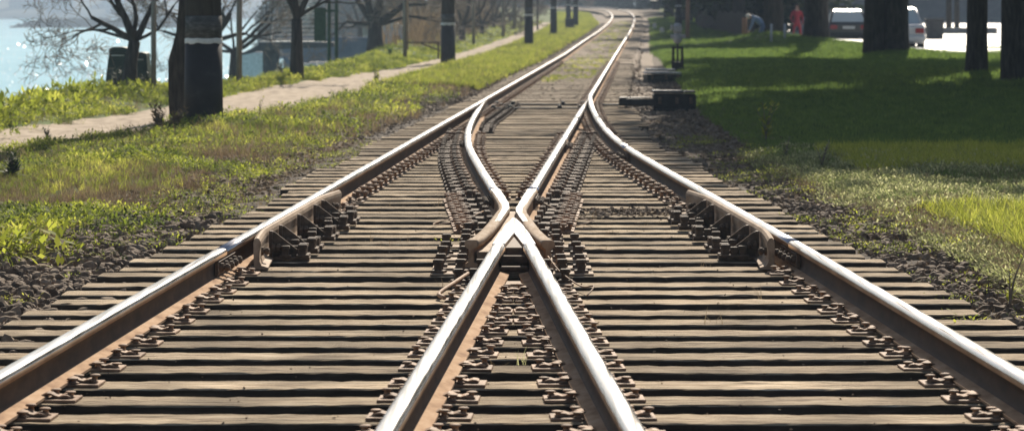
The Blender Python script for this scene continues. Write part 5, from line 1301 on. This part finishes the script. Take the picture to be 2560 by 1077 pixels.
for s_ in (-1, 1): MB().tube([(s_*.27, .2, .08), (s_*.33, .2, .08)], .08, 10).build('wheel', M['tyre'], e)
for px, D_, lab in ((2372, 140, 'thin dark trunk or post right of the rubbish bin'), (2392, 150, 'second thin dark post further right of the rubbish bin')):
    slim_post(px, D_, -20, .14, M['bark'], lab)
e = MB().box((0, 0, .28), (3.6, .5, .6), bev=.03).build('low_wall', M['concrete'], None, ((2395-1280)/F*135, 135, .03)); tag(e, 'low grey wall right of the rubbish bin', 'wall')
# ------------------------------------------------------------------ FAR SHORE
M['farwall'] = ramp_mat('city_wall', [(.3, (.42, .40, .40)), (.7, (.60, .57, .55))], scale=.05, rough=.9, rand=.25)
M['farpane'] = new_mat('city_windows', (.16, .18, .22), .4)
sh = MB(); rs = random.Random(3)
pts = [(-700+i*24, 1640+rs.uniform(-10, 10)) for i in range(44)]
V = []
for (x, y) in pts: V += [(x, y, SEA-1), (x, y+6, SEA+2.0+rs.uniform(0, 1)), (x, y+80, SEA+6), (x, y+500, SEA+40+rs.uniform(0, 12))]
Fs = [(i*4+q, i*4+4+q, i*4+5+q, i*4+1+q) for i in range(len(pts)-1) for q in range(3)]
sh.add(V, Fs, 0, True); tag(sh.build('far_shore', ramp_mat('far_shore_land', [(.3, (.10, .11, .09)), (.7, (.20, .19, .16))], scale=.03, rough=.95), fix=False), kind='structure')
for i in range(26):
    x = -500+i*17+rs.uniform(-5, 5); w_ = rs.uniform(7, 16); h_ = rs.uniform(5, 12) if i % 3 else rs.uniform(16, 34); y = 1665+rs.uniform(0, 60)+(h_ > 15)*60
    if x > 0: continue
    e = empty('city_building', (x, y, SEA+2.5)); tag(e, 'hazy city building on the far shore across the water', 'building', 'hazy buildings on the far shore')
    MB().box((0, 0, h_/2), (w_, 12, h_)).build('wall', M['farwall'], e); MB().box((0, 0, h_+.3), (w_+.6, 12.6, .6)).build('roof', M['farwall'], e)
    nf = int(h_/3)
    for f in range(nf):
        wv = MB()
        for q in range(int(w_/2.6)): wv.box((-w_/2+1.5+q*2.6, -6.02, 1.7+f*3), (1.3, .1, 1.4))
        wv.build('window_row', M['farpane'], e)
# breakwater
V, Fc = [], []
n = 900; t = rng.random(n); X = -150+t*62; hh = 2.7*np.clip(np.minimum((X+150)/9, 1), 0.05, 1); Z = SEA-.4+hh*rng.random(n)**.7; Y = 862+(1-(Z-SEA+.4)/3)*rng.uniform(-4.5, 4.5, n)
me = scatter('breakwater', R1, np.stack([X, Y, Z], -1), rng.uniform(0, 6, n), rng.uniform(.9, 1.9, n), M['stone'])
o = link('breakwater', me); tag(o, 'low dark stone breakwater stretching into the sea', 'breakwater')
mb = MB(); mb.prism([(-4.5, SEA-.6), (4.5, SEA-.6), (1.6, SEA+1.9), (-1.6, SEA+1.9)], -146, -88, 'x'); mb.v = [(a, b_+862, c) for a, b_, c in mb.v]
c = mb.build('rubble_core', M['stone'], o)
# ------------------------------------------------------------------ HAZE
hz = MB().box((-400, 880, 28), (3400, 1800, 68)).build('haze', None)
hz.data.materials.clear()
hm = bpy.data.materials.new('haze_air'); hm.use_nodes = True; N, L = nodes(hm); N.clear()
o_ = N.new('ShaderNodeOutputMaterial'); pv = N.new('ShaderNodeVolumePrincipled'); pv.inputs['Color'].default_value = (.62, .80, 1, 1); pv.inputs['Density'].default_value = .0008; pv.inputs['Anisotropy'].default_value = .0
L.new(pv.outputs[0], o_.inputs['Volume']); hz.data.materials.append(hm); tag(hz, kind='stuff'); hz['label'] = 'thin bluish haze over water and far trees'
